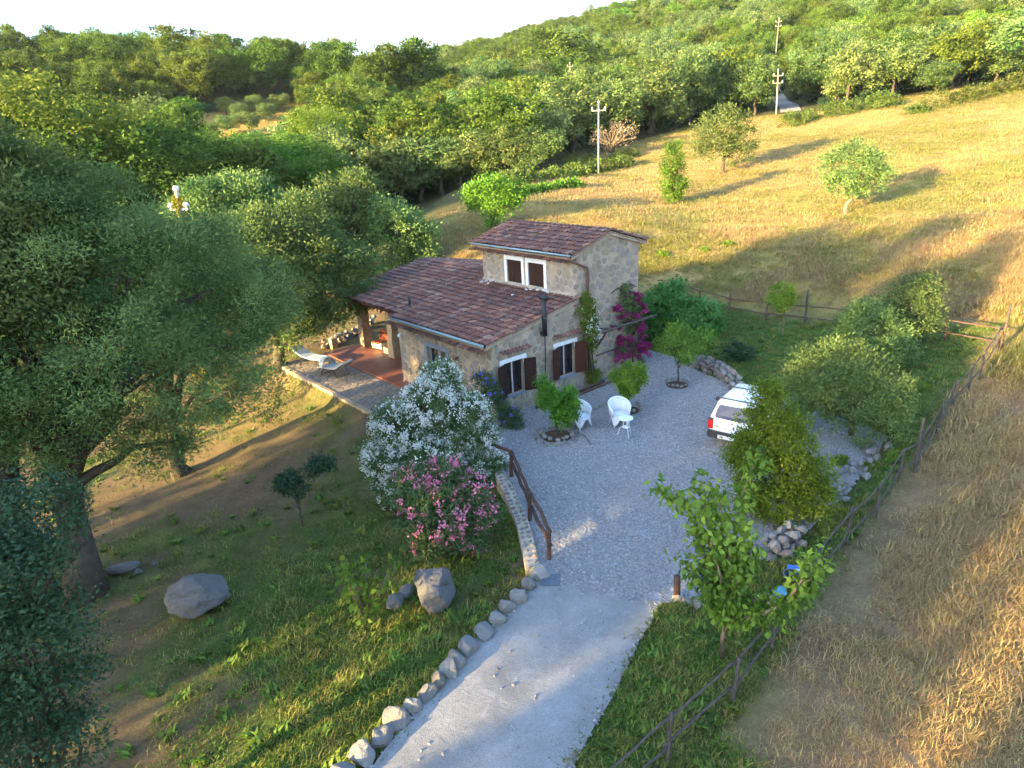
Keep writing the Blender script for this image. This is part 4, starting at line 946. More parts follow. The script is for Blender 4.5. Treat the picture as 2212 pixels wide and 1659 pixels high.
boulder(436, 1318, (.66, .56, .62), 'large flat topped grey boulder in the shaded garden', 91, .5, .2, 4, 10, tilt=(.08, .2))
boulder(938, 1312, (.54, .46, .56), 'rounded pale grey boulder in the grass near the drive edge', 92, .2, .12, 4, 10)
boulder(857, 1316, (.26, .22, .18), 'small rock at the lower left of the pale grey boulder', 93, .6, .2, 2)
boulder(880, 1288, (.23, .19, .16), 'small rock just above its neighbour beside the pale grey boulder', 94, 1.2, .2, 2)
boulder(722, 870, (.2, .2, .22), 'weathered stone block on the bank below the terrace', 95, .3, .2, 2, mat=M_rockwarm) if False else None
for px, py, s, lab in ((265, 1240, (.5, .22, .16), 'long dark rock at the foot of the great olive'), (300, 1238, (.12, .1, .08), 'first pale stone beside the long dark rock'), (335, 1222, (.09, .08, .07), 'second pale stone furthest from the great olive trunk')):
    boulder(px, py, s, lab, int(px), .3, .2, 2)
# stones along the left edge of the drive: each one stands by itself
EDGE = [(1165, 1232, .22), (1143, 1258, .2), (1122, 1283, .2), (1096, 1306, .2), (1073, 1330, .21), (1046, 1358, .22), (1015, 1392, .26), (985, 1420, .2), (972, 1442, .22), (950, 1465, .19), (922, 1492, .2), (888, 1520, .19), (857, 1548, .23), (822, 1585, .23), (785, 1625, .24), (745, 1668, .24)]
ordn = ['first', 'second', 'third', 'fourth', 'fifth', 'sixth', 'seventh', 'eighth', 'ninth', 'tenth', 'eleventh', 'twelfth', 'thirteenth', 'fourteenth', 'fifteenth', 'last']
for i, (px, py, s) in enumerate(EDGE):
    p = atz(px, py+10, .0); q = np.random.default_rng(300+i); s *= 1.06; me = rock_mesh('edging_stone', q, (s*q.uniform(.95, 1.2), s*q.uniform(.75, .95), s*q.uniform(.75, 1.)), 3, 10, .04); me.materials.append(M_rock)
    o = obj('edging_stone', me, None, None, (p[0], p[1], .045), (q.uniform(-.15, .15), q.uniform(-.15, .15), q.uniform(0, 6)))
    tag(o, f'{ordn[i]} edging stone of the drive, counted from the house end of the row', 'edging stone', 'stones edging the drive')
# ---- curved retaining wall with mortared cap
def path_pts(pix, z, n):
    P = np.array([atz(x, y, z) for x, y in pix]); s = np.r_[0, np.cumsum(np.linalg.norm(np.diff(P[:, :2], axis=0), axis=1))]
    q = np.linspace(0, s[-1], n); return np.stack([np.interp(q, s, P[:, 0]), np.interp(q, s, P[:, 1])], 1), s[-1]
def wall_along(pts, w, z0, z1, name, parent, mat):
    T = nrm(np.gradient(pts, axis=0)); N = np.stack([-T[:, 1], T[:, 0]], 1); mb = MB(); V = []; F = []
    z0 = np.broadcast_to(z0, len(pts)); z1 = np.broadcast_to(z1, len(pts))
    for i in range(len(pts)):
        for s, z in ((-1, z0[i]), (-.92, z1[i]), (.92, z1[i]), (1, z0[i])): V.append((*(pts[i]+N[i]*w/2*s), z))
    for i in range(len(pts)-1):
        for k in range(3): F.append((i*4+k, i*4+k+1, i*4+4+k+1, i*4+4+k))
    F += [(0, 1, 2, 3), tuple(len(V)-4+k for k in (3, 2, 1, 0))]
    return mb.add(V, F).build(name, mat, parent), T, N
cw_ = empty('retaining_wall', atz(1130, 1140, 0), 0, 'curved mortared stone wall holding up the gravel beside the oleanders', 'stone wall')
def child_abs(o, parent):      # keep world placement under an unrotated empty
    o.location = Vector(o.location)-Vector(parent.location)
pts, ln = path_pts([(1062, 985), (1085, 1030), (1110, 1080), (1130, 1130), (1142, 1180), (1150, 1222)], .12, 26)
body, T, N = wall_along(pts, .34, -.95, .10, 'core', cw_, simple('wall_core_mortar', (.42, .36, .28), .95, .05, var=.25, scale=4., bump=.6)); child_abs(body, cw_)
ctr = np.array(cw_.location)
k = 0
for i in np.linspace(0, len(pts)-1.01, 30):
    a = int(i); f = i-a; p = pts[a]*(1-f)+pts[a+1]*f; n = N[a]; t_ = T[a]
    for s in (-.08, .085):
        q = p+n*(s+rr.normal(0, .012))+t_*rr.normal(0, .02); sz = rr.uniform(.055, .085)
        stone(cw_, np.array([q[0], q[1], .10+rr.normal(0, .012)])-ctr, (sz*1.25, sz, .045))
    for z in (-.12, -.32, -.52, -.72):
        q = p+n*.165; stone(cw_, np.array([q[0], q[1], z+rr.normal(0, .03)])-ctr, (.12*rr.uniform(.7, 1.2), .06, .085*rr.uniform(.7, 1.2)), math.atan2(t_[1], t_[0]))
# ---- low dry stone walls (each stone a part)
def drywall(pix, label, rows, size, width, nm='dry_stone_wall', z=0., step=None):
    pts, ln = path_pts(pix, z, 40); c = at(*pix[len(pix)//2]); w = empty(nm, c, 0, label, 'stone wall'); c = np.array(c)
    T = nrm(np.gradient(pts, axis=0)); N = np.stack([-T[:, 1], T[:, 0]], 1); n = max(3, int(ln/(size*1.7)))
    for r in range(rows):
        for i in range(n):
            s = (i+.5*(r % 2)+rr.uniform(-.2, .2))/n; a = int(np.clip(s*39, 0, 38)); p = pts[a]
            for sd in ((-1, 1) if width > size*2.2 else (0,)):
                if nm == 'stone_row' and rows > 1 and rr.random() < .35: continue
                q = p+N[a]*sd*width*.28+N[a]*rr.normal(0, size*(.75 if nm == 'stone_row' and rows > 1 else .15)); g = H1(q[0], q[1]); k = rr.uniform(.75, 1.25)
                stone(w, np.array([q[0], q[1], max(g, z-.06)+size*.45+r*size*1.05])-c, (size*1.1*k, size*.8*k, size*.68), math.atan2(T[a, 1], T[a, 0])+rr.normal(0, .3))
    return w
drywall([(1475, 785), (1520, 795), (1560, 815), (1598, 845)], 'low dry stone wall between the gravel and the lawn above the car', 3, .17, .5)
drywall([(1660, 1205), (1690, 1185), (1730, 1155)], 'thick grey stone wall stub beside the buckets', 3, .17, .45)
drywall([(1790, 1075), (1830, 1040), (1870, 1000), (1905, 965)], 'tumbled line of grey stones along the gravel beside the fence', 2, .15, .55, 'stone_row')
drywall([(1465, 1297), (1492, 1308), (1525, 1322)], 'short row of pale blocks at the corner of the grass beside the drive', 1, .16, .2, 'stone_row')
drywall([(1205, 925), (1300, 878), (1335, 868)], 'row of stones edging the flower bed along the gable wall', 1, .11, .2, 'stone_row')
# beside the terrace, behind
drywall([(700, 752), (740, 735), (780, 718), (815, 700)], 'low grey wall behind the porch beyond the terrace', 2, .24, .3)
# stone rings round the young trees
def ring(px, py, R, n, size, rows, label, ys=1.):
    c = at(px, py); w = empty('stone_ring', c, 0, label, 'stone ring')
    for r in range(rows):
        for i in range(n):
            a = 2*math.pi*(i+.5*(r % 2))/n+rr.normal(0, .06); q = R*(1+(.23*r if rows > 1 else 0))+rr.normal(0, .03); k = rr.uniform(.75, 1.3)
            stone(w, (q*math.cos(a), q*math.sin(a)*ys, size*.4+.05+(.10 if r == 0 else 0)), (size*k, size*.8*k, size*.7*k), a+1.57)
    soil = MB().lathe([(R*.98, .02), (R*.98, .075), (R*.5, .09), (.02, .09)], 18, (0, 0, 0)).build('soil', simple('ring_soil', (.10, .065, .045), .95, .05, scale=9, bump=.6), w)
    return w
ring(1203, 948, .50, 15, .105, 3, 'larger stone ring round the lemon tree nearest the oleanders')
ring(1357, 892, .40, 11, .12, 1, 'stone ring round the lemon tree behind the white chairs')
ring(1463, 836, .42, 17, .085, 1, 'stone ring round the young peach tree')
# flagstones of the lower terrace
rg = np.random.default_rng(17)
pts = poisson(lambda a, b: True, -12.3, -3.5, -2.65, -.6, .30, rg, 3600)
fl = 0
M_flag = stone_mat('terrace_flagstone', [(0, (.16, .12, .085)), (.4, (.21, .16, .11)), (.7, (.18, .15, .12)), (1, (.25, .19, .13))], .9, 4., False)
for p, cl in zip(pts, voronoi(pts, [(-12.35, -2.68), (-3.45, -2.68), (-3.45, -.58), (-12.35, -.58)], 1.2)):
    if cl is None: continue
    c, Vv, Ff = piece_mesh(cl, .95, .018, rg)
    me = bpy.data.meshes.new('flagstone'); me.from_pydata([tuple(hloc(x+c[0], y+c[1], -.03+z)) for x, y, z in Vv], [], Ff); me.update(); obj('flagstone', me, lower, M_flag)
ti = 0
for u in np.arange(-12.2, -3.5, .42):
    me = MB(); hbox(me, u, u+.40, -2.82, -2.66, -.5, .012).build('edge_stone', M_kerb, lower)
# white stones lying on the roof, sill pebbles
rb = np.random.default_rng(77)
M_wst = simple('white_stone', (.62, .58, .54), .85, .15, var=.2, scale=9., bump=.4)
WS = [(-4.95, 3.78, 'first'), (-4.72, 3.86, 'second'), (-5.1, 3.66, 'third'), (-4.6, 3.62, 'fourth'), (-2.35, 3.72, 'fifth'), (-2.2, 3.80, 'sixth'), (-1.85, 3.86, 'seventh'), (-1.62, 3.94, 'eighth'), (-1.45, 3.92, 'ninth'), (-1.3, 3.86, 'tenth'), (-2.45, 3.1, 'eleventh')]
for u, v, w in WS:
    me = rock_mesh('roof_stone', rb, (.095, .065, .045), 2, 5, .04); me.materials.append(M_wst); p = hloc(u, v, zroof(v)+.115)
    lab = {'eleventh': 'single white stone lying lowest on the roof tiles below the tower windows'}.get(w) or (f'{w} white stone along the foot of the tower, counted from the porch end')
    tag(obj('roof_stone', me, None, None, p, (0, 0, rb.uniform(0, 6))), lab, 'stone', 'white stones on the roof')
# ------------------------------------------------------------------ timber
M_log = simple('weathered_brown_log', (.075, .045, .033), .85, .15, var=.4, scale=7., bump=.5)
M_grey = simple('grey_fence_timber', (.085, .074, .064), .9, .1, var=.35, scale=9., bump=.5)
M_fred = simple('brown_fence_timber', (.12, .075, .055), .9, .1, var=.35, scale=9., bump=.5)
def log(name, a, b, r0, r1, parent, mat, wob=.0, n=6, side=8):
    a = np.array(a, float); b = np.array(b, float); q = np.random.default_rng(int(abs(a[0]*731+b[1]*377+a[2]*91)*10) % 99991)
    pts = [a+(b-a)*i/n+(q.normal(0, wob, 3) if 0 < i < n else 0) for i in range(n+1)]
    c = np.array(parent.location); return MB().tube([p-c for p in pts], np.linspace(r0, r1, n+1), side).build(name, mat, parent, True)
rail = empty('log_railing', atz(1140, 1120, 0), 0, 'dark brown log railing along the top of the curved wall', 'railing')
rp = [atz(1105, 1030, 0), atz(1145, 1125, 0), atz(1186, 1208, 0)]
ends = [rp[0], rp[1], rp[2]]
for i, p in enumerate(ends): log('post', (p[0], p[1], -.1), (p[0]+.01, p[1], .82 if i < 2 else .78), .055, .05, rail, M_log, .006)
for z in (.78, .42):
    for a, b in ((ends[0], ends[1]), (ends[1], ends[2])): log('rail', (a[0]+.05, a[1], z), (b[0]+.05, b[1], z-(.04)), .05, .045, rail, M_log, .012)
a = ends[0]; log('rail', (a[0]-.9, a[1]+1.0, .76), (a[0]+.05, a[1], .80), .05, .05, rail, M_log, .01)
p = atz(1461, 1290, 0); tag(obj('stub_post', MB().tube([(0, 0, -.1), (.01, 0, .2), (0, .01, .52)], [.075, .07, .068], 10).mesh('stub_post', True), None, M_log, p), 'short brown wooden post at the corner of the gravel by the cherry tree', 'post')
def fence(name, label, posts, mat, rails=(.85, .42), tall=(), pr=.05, rr_=.035, heights=None, wire=False):
    P = [np.array([*p[:2], H1(p[0], p[1])]) for p in posts]; c = P[len(P)//2]; f = empty(name, c, 0, label, 'fence'); tops = []
    q = np.random.default_rng(len(label))
    for i, p in enumerate(P):
        h = 1.6 if i in tall else 1.0; lean = q.normal(0, .03, 2)
        log('post', (p[0], p[1], p[2]-.2), (p[0]+lean[0], p[1]+lean[1], p[2]+h), pr*(1.5 if i in tall else 1.), pr*.9, f, M_grey if i in tall else mat, .008)
    for i in range(len(P)-1):
        a, b = P[i], P[i+1]; e = nrm(b-a)
        for z in rails: log('rail', a-e*.12+np.array([0, 0, z+q.normal(0, .03)]), b+e*.12+np.array([0, 0, z+q.normal(0, .03)]), rr_*q.uniform(.8, 1.2), rr_*q.uniform(.7, 1.), f, mat, .007)
    if wire:
        # sheep netting: thin wires between the rails
        for i in range(len(P)-1):
            a, b = P[i], P[i+1]; mb = MB(); L_ = np.linalg.norm(b-a); n = int(L_/.16)
            for k in range(n+1):
                s = a+(b-a)*k/n-c; mb.tube([s+np.array([0, 0, .04]), s+np.array([0, 0, .86])], .0022, 3, False)
            for z in (.1, .25, .55, .7): mb.tube([a-c+np.array([0, 0, z]), b-c+np.array([0, 0, z])], .0022, 3, False)
            mb.build('netting', M_black, f)
    return f
PXS = [(1290, 1790), (1441, 1651), (1582, 1523), (1666, 1406), (1752, 1280), (1830, 1179), (1889, 1123), (1939, 1043), (1975, 1022), (2020, 946), (2053, 889), (2089, 852), (2114, 821), (2149, 766), (2160, 757)]
fence('paddock_fence', 'long rail fence of grey poles and posts between the garden and the dry field', [at(*p) for p in PXS], M_grey, (.88, .36), (8, 14), .036, .022, wire=True)
PXB = [(2157, 758), (2040, 738), (1935, 725), (1831, 714), (1738, 700), (1655, 692), (1575, 680), (1510, 662), (1450, 640)]
fence('paddock_fence', 'brown two rail wooden fence across the back of the lawn', [at(*p) for p in PXB], M_fred, (.82, .34), (4,), .045, .032)
# pergola pole on the tower wall
pg = empty('pergola', hloc(.5, 6.5, 0), 0, 'rustic pole pergola bracket on the tower wall among the bougainvillea', 'pergola')
log('beam', hloc(.55, 4.9, 2.16), hloc(.62, 8.0, 2.22), .055, .045, pg, M_grey, .012)
for v in (5.3, 5.9, 6.6, 7.3): log('crosspiece', hloc(.02, v, 2.14), hloc(.7, v+.05, 2.19), .025, .022, pg, M_grey, .006)
log('brace', hloc(.03, 5.1, 1.4), hloc(.5, 5.12, 2.10), .035, .035, pg, M_log, .006)
log('brace', hloc(.03, 7.2, 1.4), hloc(.5, 7.2, 2.12), .035, .035, pg, M_log, .006)
log('crosspiece', hloc(.15, 4.95, 1.15), hloc(.2, 6.2, 1.2), .025, .02, pg, M_log, .01)
# timber edging at the foot of the gable
tb = empty('timber_edging', hloc(.5, 3.2, 0), 0, 'half buried wooden logs edging the bed at the foot of the gable wall', 'timber edging')
log('rail', hloc(.35, 1.6, .08), hloc(.32, 5.2, .10), .06, .055, tb, M_fred, .01); log('rail', hloc(.55, 3.6, .06), hloc(.52, 6.4, .08), .05, .05, tb, M_fred, .01)
tag(obj('stick', MB().tube([atz(1247, 935, .03), atz(1263, 941, .03), atz(1277, 961, .02)], .013, 6).mesh('stick', True), None, M_grey), 'thin wooden stick lying on the gravel beside the larger stone ring', 'stick')
# ------------------------------------------------------------------ poles
M_pole = simple('pale_concrete_pole', (.40, .35, .26), .85, .15, var=.15, scale=3.)
M_ins = simple('white_insulator', (.75, .75, .74), .35, .5, var=.05)
def pole(px, pbase, ptop, dist, label, arms=1, r=.095, arm_frac=.70, w=.75):
    b = loc_of(px[0], pbase, dist); tp = atd(px[1], ptop, dist); b = np.array([*b[:2], H1(b[0], b[1])]); h = tp-b
    o = empty('utility_pole', b, 0, label, 'utility pole', 'utility poles up the hill'); hz = float(h[2])
    MB().tube([(0, 0, -.3), (h[0]*.5, h[1]*.5, hz*.5), (h[0], h[1], hz)], [r, r*.8, r*.62], 8).build('shaft', M_pole, o, True)
    for k in range(arms):
        z = hz-.75-1.0*k; x = h[0]*(z/hz); arm = MB().box(x-w, x+w, -.06, .06, z-.05, z+.05).build('crossarm', M_pole, o)
        for s in (-w+.08, w-.08):
            MB().lathe([(.035, .05), (.035, .14), (.09, .15), (.10, .22), (.05, .28), (.07, .30), (.03, .36)], 8, (x+s, 0, z)).build('insulator', M_ins, o)
    MB().lathe([(.035, .0), (.09, .04), (.10, .12), (.05, .18), (.03, .26)], 8, (h[0], h[1], hz)).build('insulator', M_ins, o)
    return o
pole((1293, 1293), 378, 222, 76, 'slim pale utility pole with a crossarm at the field edge near the dead tree')
pole((1677, 1681), 248, 152, 117, 'stout pale utility pole at the top of the field where the track begins', 2, .125)
pole((1672, 1683), 150, 40, 200, 'distant utility pole rising from the wooded track behind the stout one', 2, .11)
pole((1231, 1231), 170, 137, 190, 'tiny thin pale utility pole half sunk in the far wood', 1, .10)
# ivy clad pole on the left
b = loc_of(400, 620, 36); tp = atd(381, 412, 36); h = tp-b
iv = empty('utility_pole', b, 0, 'leaning pole wrapped in yellow green ivy with white insulators on top', 'utility pole')
MB().tube([(0, 0, -.2), tuple(h*.5), tuple(h)], [.14, .12, .1], 8).build('shaft', M_pole, iv, True)
q = np.random.default_rng(5); n = 6000; s = q.uniform(0, .975, n); P = h[None]*s[:, None]+q.normal(size=(n, 3))*np.array([1, 1, .5])*(.10+.25*(1-s)**2)[:, None]
me = leaf_cloud('ivy', P, nrm(rdir(q, n)+np.array([0, 0, -.3])), rdir(q, n), .11, .09, q.random(n)); me.materials.append(leaf_mat('ivy_leaves', (.16, .17, .01), (.38, .36, .02), .3)); tag(obj('ivy', me, iv), kind='stuff')
xa = 1-.85/float(h[2]); ax = h*xa
MB().box(ax[0]-.42, ax[0]+.42, ax[1]-.05, ax[1]+.05, ax[2]-.05, ax[2]+.05).build('crossarm', M_ins, iv)
for s in (-.36, .36): MB().lathe([(.04, .04), (.04, .12), (.13, .14), (.14, .24), (.08, .32)], 10, (ax[0]+s, ax[1], ax[2])).build('insulator', M_ins, iv)
MB().lathe([(.04, -.05), (.13, .02), (.15, .12), (.09, .22)], 10, tuple(h)).build('insulator', M_ins, iv)
# ------------------------------------------------------------------ white wicker furniture
t = NT('white_wicker'); w1 = t.n('TexWave'); t.l(t.coord(), w1.inputs['Vector']); w1.inputs['Scale'].default_value = 22; w1.bands_direction = 'Z'; w1.inputs['Distortion'].default_value = 1.
c = t.ramp(w1.outputs['Fac'], [(0, (.58, .60, .61)), (.6, (.80, .81, .82))]); t.base(c, .6, .3); t.bump(w1.outputs['Fac'], .35, .01); M_wick = t.m
def wicker_chair(loc, rz, label):
    o = empty('wicker_armchair', loc, rz, label, 'armchair', 'white wicker armchairs on the gravel')
    # shell: back and arms in one curved sheet; front is -y
    n = 25; V = []; F = []
    for i in range(n):
        a = math.radians(-128+256*i/(n-1)); k = abs(a)/math.radians(128)
        top = .86-.27*k**1.6; rx, ry = .31, .30
        for j, f_ in enumerate((0, .35, .7, 1.)):
            z = .36+(top-.36)*f_; fl = 1+.16*f_; x = rx*fl*math.sin(a); y = ry*fl*math.cos(a)+(.05*f_ if k < .6 else 0)
            V.append((x, y, z))
    m = 4
    for i in range(n-1):
        for j in range(m-1): F.append((i*m+j, (i+1)*m+j, (i+1)*m+j+1, i*m+j+1))
    me = bpy.data.meshes.new('backrest'); me.from_pydata(V, [], F); bm = bmesh.new(); bm.from_mesh(me); bmesh.ops.solidify(bm, geom=list(bm.faces), thickness=.025); bm.to_mesh(me); bm.free()
    me.polygons.foreach_set('use_smooth', np.ones(len(me.polygons), bool)); obj('backrest', me, o, M_wick)
    rim = [V[i*m+3] for i in range(n)]; MB().tube(rim, .022, 6).build('rim', M_white, o, True)
    MB().lathe([(.31, .33), (.325, .36), (.31, .40), (.02, .405)], 22).build('seat', M_wick, o)
    # apron: a skirt arched between the four legs
    nn = 33; V = []; F = []
    for i in range(nn):
        a = 2*math.pi*i/(nn-1); k = abs(math.sin(2*(a)))     # legs at the diagonals
        low = .36-.30*(k**2.2); fl = 1+.13*(1-low/.36)
        for z, g in ((.36, 1.), (low, fl)): V.append((.31*g*math.cos(a), .31*g*math.sin(a), z))
    for i in range(nn-1): F.append((i*2, i*2+1, i*2+3, i*2+2))
    me = bpy.data.meshes.new('apron'); me.from_pydata(V, [], F); bm = bmesh.new(); bm.from_mesh(me); bmesh.ops.solidify(bm, geom=list(bm.faces), thickness=.018); bm.to_mesh(me); bm.free(); obj('apron', me, o, M_wick)
    for q in range(4):
        a = math.pi/4+q*math.pi/2; MB().tube([(.29*math.cos(a), .29*math.sin(a), .34), (.37*math.cos(a), .37*math.sin(a), 0)], [.028, .02], 7).build('leg', M_wick, o, True)
    return o
p = (np.array(atz(1337, 903, 0))+np.array(atz(1352, 900, 0)))/2
wicker_chair(np.array([3.52, 20.42, 0.02]), math.radians(8), 'white wicker armchair standing free just behind the round table')
wicker_chair(np.array([2.22, 20.45, 0.02]), math.radians(35), 'white wicker armchair half hidden by the lemon tree')
o = empty('round_table', (3.56, 19.5, 0.02), .3, 'small round white garden table in front of an armchair', 'table')
MB().lathe([(.22, .60), (.235, .605), (.235, .63), (.22, .635)], 26).build('tabletop', M_white, o)
MB().lathe([(.10, .30), (.11, .305), (.11, .325), (.10, .33)], 18).build('shelf', M_white, o)
for q in range(3):
    a = q*2.094+.4; MB().tube([(.08*math.cos(a), .08*math.sin(a), .60), (.08*math.cos(a), .08*math.sin(a), .34), (.12*math.cos(a), .12*math.sin(a), .31), (.20*math.cos(a), .20*math.sin(a), .26), (.22*math.cos(a), .22*math.sin(a), .12), (.27*math.cos(a), .27*math.sin(a), 0)], .011, 6).build('leg', M_white, o, True)
# ------------------------------------------------------------------ terrace furniture
M_rust = simple('rust_cushion', (.20, .065, .04), .9, .1, var=.2, scale=9.)
M_pale = simple('pale_green_shell', (.48, .52, .42), .5, .3, var=.1)
M_fab = simple('pale_blue_grey_fabric', (.50, .56, .66), .85, .1, var=.08)
M_cream = simple('cream_shell', (.52, .50, .44), .55, .3, var=.08)
def lounge_chair(loc, rz, label):
    o = empty('lounge_chair', loc, rz, label, 'chair', 'rust cushioned chairs on the terrace')
    prof = [(-.36, .05), (-.40, .20), (-.38, .36), (-.05, .31), (.14, .34), (.30, .78), (.36, .80), (.26, .34), (.30, .05)]
    V = [(x, y, z) for x in (-.33, .33) for y, z in prof]; n = len(prof)
    F = [tuple(range(n)), tuple(range(2*n-1, n-1, -1))]+[(i, n+i, n+(i+1) % n, (i+1) % n) for i in range(n)]
    MB().add(V, F).build('shell', M_pale, o, bevel=.02)
    s = MB(); s.add([(x, y, z) for x in (-.27, .27) for y, z in ((-.41, .30), (-.40, .40), (-.04, .37), (.14, .40), (.14, .335), (-.05, .325))], [(0, 1, 2, 3, 4, 5), (11, 10, 9, 8, 7, 6)]+[(i, 6+i, 6+(i+1) % 6, (i+1) % 6) for i in range(6)]).build('seat_cushion', M_rust, o, bevel=.015)
    s = MB(); s.add([(x, y, z) for x in (-.27, .27) for y, z in ((.11, .38), (.25, .82), (.31, .83), (.16, .36))], [(0, 1, 2, 3), (7, 6, 5, 4)]+[(i, 4+i, 4+(i+1) % 4, (i+1) % 4) for i in range(4)]).build('back_cushion', M_rust, o, bevel=.015)
    return o
lounge_chair(hloc(-10.8, 1.75, .03), math.radians(-35), 'moulded pale chair with rust cushions standing between the porch pillars')
lounge_chair(hloc(-10.1, 2.5, .03), math.radians(20), 'second moulded chair half hidden behind the porch pillar')
o = empty('footstool', hloc(-9.75, 1.55, .03), YAW, 'small pale footstool with a rust cushion beside the porch pillar', 'footstool')
MB().box(-.24, .24, -.22, .22, 0, .30).build('shell', M_pale, o, bevel=.04); MB().box(-.2, .2, -.18, .18, .30, .36).build('cushion', M_rust, o, bevel=.03)
def lounger(u, v, rz, label, mat, k=1.):
    o = empty('sun_lounger', hloc(u, v, 0), YAW+rz, label, 'sun lounger', 'sun loungers on the terrace')
    prof = [(-.95, .28), (-.6, .36), (-.2, .33), (.15, .34), (.5, .42), (.85, .58), (1.0, .68), (1.08, .67)]
    V = []; F = []; n = len(prof)
    for x in (-.30, .30):
        for y, z in prof: V.append((x, y*k, z))
    F = [(i, i+1, n+i+1, n+i) for i in range(n-1)]
    me = bpy.data.meshes.new('sling'); me.from_pydata(V, [], F); bm = bmesh.new(); bm.from_mesh(me); bmesh.ops.solidify(bm, geom=list(bm.faces), thickness=.05); bm.to_mesh(me); bm.free(); obj('sling', me, o, mat)
    for x in (-.31, .31):
        MB().tube([(x, -.9*k, .27), (x, -.2*k, .31), (x, .5*k, .39), (x, 1.05*k, .65)], .018, 6).build('side_rail', M_black, o, True)
        for y0, y1 in ((-.5, -.75), (.35, .6)): MB().tube([(x, y0*k, .34), (x, y1*k, .0)], .016, 6).build('leg', M_black, o, True)
    for y in (-.75, .6): MB().tube([(-.31, y*k, .03), (.31, y*k, .03)], .012, 6).build('foot_bar', M_black, o, True)
    return o
lounger(-11.1, -1.65, math.radians(108), 'long sun lounger with pale grey sling facing along the paved terrace', M_fab)
lounger(-8.9, -1.65, math.radians(-75), 'sun lounger with cream hood nearer the oleanders', M_cream, .8)
# hood of the second lounger
o = bpy.data.objects[[x.name for x in bpy.data.objects if x.get('label') == 'sun lounger with cream hood nearer the oleanders'][0]]
V = []; F = []
for i in range(9):
    a = math.pi*i/8
    for j in range(6):
        b_ = math.pi*.5*j/5; V.append((.36*math.cos(a), -.35-.50*math.sin(b_)*math.sin(a)*.9, .34+.42*math.sin(a)*math.cos(b_*.8)))
for i in range(8):
    for j in range(5): F.append((i*6+j, i*6+j+1, i*6+7+j, i*6+6+j))
me = bpy.data.meshes.new('hood'); me.from_pydata(V, [], F); bm = bmesh.new(); bm.from_mesh(me); bmesh.ops.solidify(bm, geom=list(bm.faces), thickness=.02); bm.to_mesh(me); bm.free(); obj('hood', me, o, M_cream)
# stone block at the terrace corner, wall lamps
p = hloc(-12.9, .25, .15); me = MB().box(-.16, .16, -.16, .16, -.25, .32).mesh('stone_block'); tag(obj('stone_block', me, None, M_kerb, p, (0, 0, YAW)), 'squared stone block at the far corner of the red terrace', 'stone block')
lamp = empty('wall_lamp', hloc(-5.83, 0, 1.98), YAW, 'round white lamp on the front wall beside the porch', 'wall lamp')
MB().tube([(0, -.02, 0), (0, .02, 0)], .05, 12).build('base', M_white, lamp); MB().lathe([(.01, -.085), (.06, -.06), (.085, 0), (.06, .06), (.01, .085)], 14, (0, -.10, 0)).build('globe', M_white, lamp, True)
lamp = empty('wall_lamp', hloc(-2.08, 0, 1.86), YAW, 'terracotta shell lamp on the front wall right of the french window', 'wall lamp')
MB().lathe([(.03, -.09), (.09, -.05), (.12, .03), (.13, .06), (.10, .06), (.02, -.02)], 14, (0, -.08, 0)).build('bowl', simple('terracotta_lamp', (.34, .20, .14), .8, .2), lamp, True)
MB().box(-.03, .03, -.06, .0, -.05, .05).build('bracket', M_mortar, lamp)
# ------------------------------------------------------------------ car
M_car = simple('white_car_paint', (.78, .80, .80), .25, .5, var=.03, scale=2.)
M_plastic = simple('grey_black_plastic', (.035, .035, .037), .6, .3, var=.2)
t = NT('red_lamp_glass'); t.base((.45, .015, .012), .2, .5); M_red = t.m
M_rubber = simple('tyre_rubber', (.018, .018, .019), .85, .15); M_rim = simple('steel_rim', (.4, .4, .41), .4, .5, .7)
hd = math.atan2(.78, .62)
car = empty('hatchback_car', (6.50, 18.15, 0), hd, 'small boxy white hatchback car with roof bars parked on the gravel', 'car')
# x forward from the rear bumper, y to the left
secs = [(.00, .70, .30, .62), (.06, .735, .24, .80)]
def car_body():
    prof = [(.02, .30), (.03, .52), (.05, .86), (.30, 1.36), (.42, 1.415), (1.9, 1.43), (2.08, 1.38), (2.55, .92), (3.28, .80), (3.38, .68), (3.40, .32), (2.95, .22), (.45, .22)]
    V = []; F = []; n = len(prof)
    wd = [.70, .735, .735, .585, .57, .57, .585, .70, .69, .68, .67, .68, .68]
    for s in (1, -1):
        for (x, z), w in zip(prof, wd): V.append((x, s*w, z))
    mid = 2*n
    for (x, z), w in zip(prof, wd): V.append((x+(-.02 if x < .4 else .02 if x > 2 else 0), 0, z+(.02 if z > 1.3 else 0)))
    for i in range(n):
        j = (i+1) % n; F.append((i, mid+i, mid+j, j)); F.append((mid+i, n+i, n+j, mid+j))
    def side(o, flip):
        q = [(0, 1, 2, 11, 12), (2, 3, 6, 7), (3, 4, 5, 6), (2, 7, 8, 9, 10, 11)]
        for f in q: f2 = tuple(o+i for i in f); F.append(f2 if flip else f2[::-1])
    side(0, True); side(n, False)
    me = bpy.data.meshes.new('body'); me.from_pydata(V, [], F); me.update()
    bm = bmesh.new(); bm.from_mesh(me); bmesh.ops.recalc_face_normals(bm, faces=list(bm.faces)); bmesh.ops.bevel(bm, geom=[e for e in bm.edges if e.calc_face_angle(0) > .35], offset=.035, segments=2, affect='EDGES', clamp_overlap=True); bm.to_mesh(me); bm.free()
    me.polygons.foreach_set('use_smooth', np.ones(len(me.polygons), bool)); return me
body = obj('body', car_body(), car, M_car)
def quad(name, pts, mat, parent, th=.012):
    me = bpy.data.meshes.new(name); me.from_pydata([tuple(p) for p in pts], [], [tuple(range(len(pts)))]); bm = bmesh.new(); bm.from_mesh(me); bmesh.ops.solidify(bm, geom=list(bm.faces), thickness=th); bm.to_mesh(me); bm.free(); return obj(name, me, parent, mat)
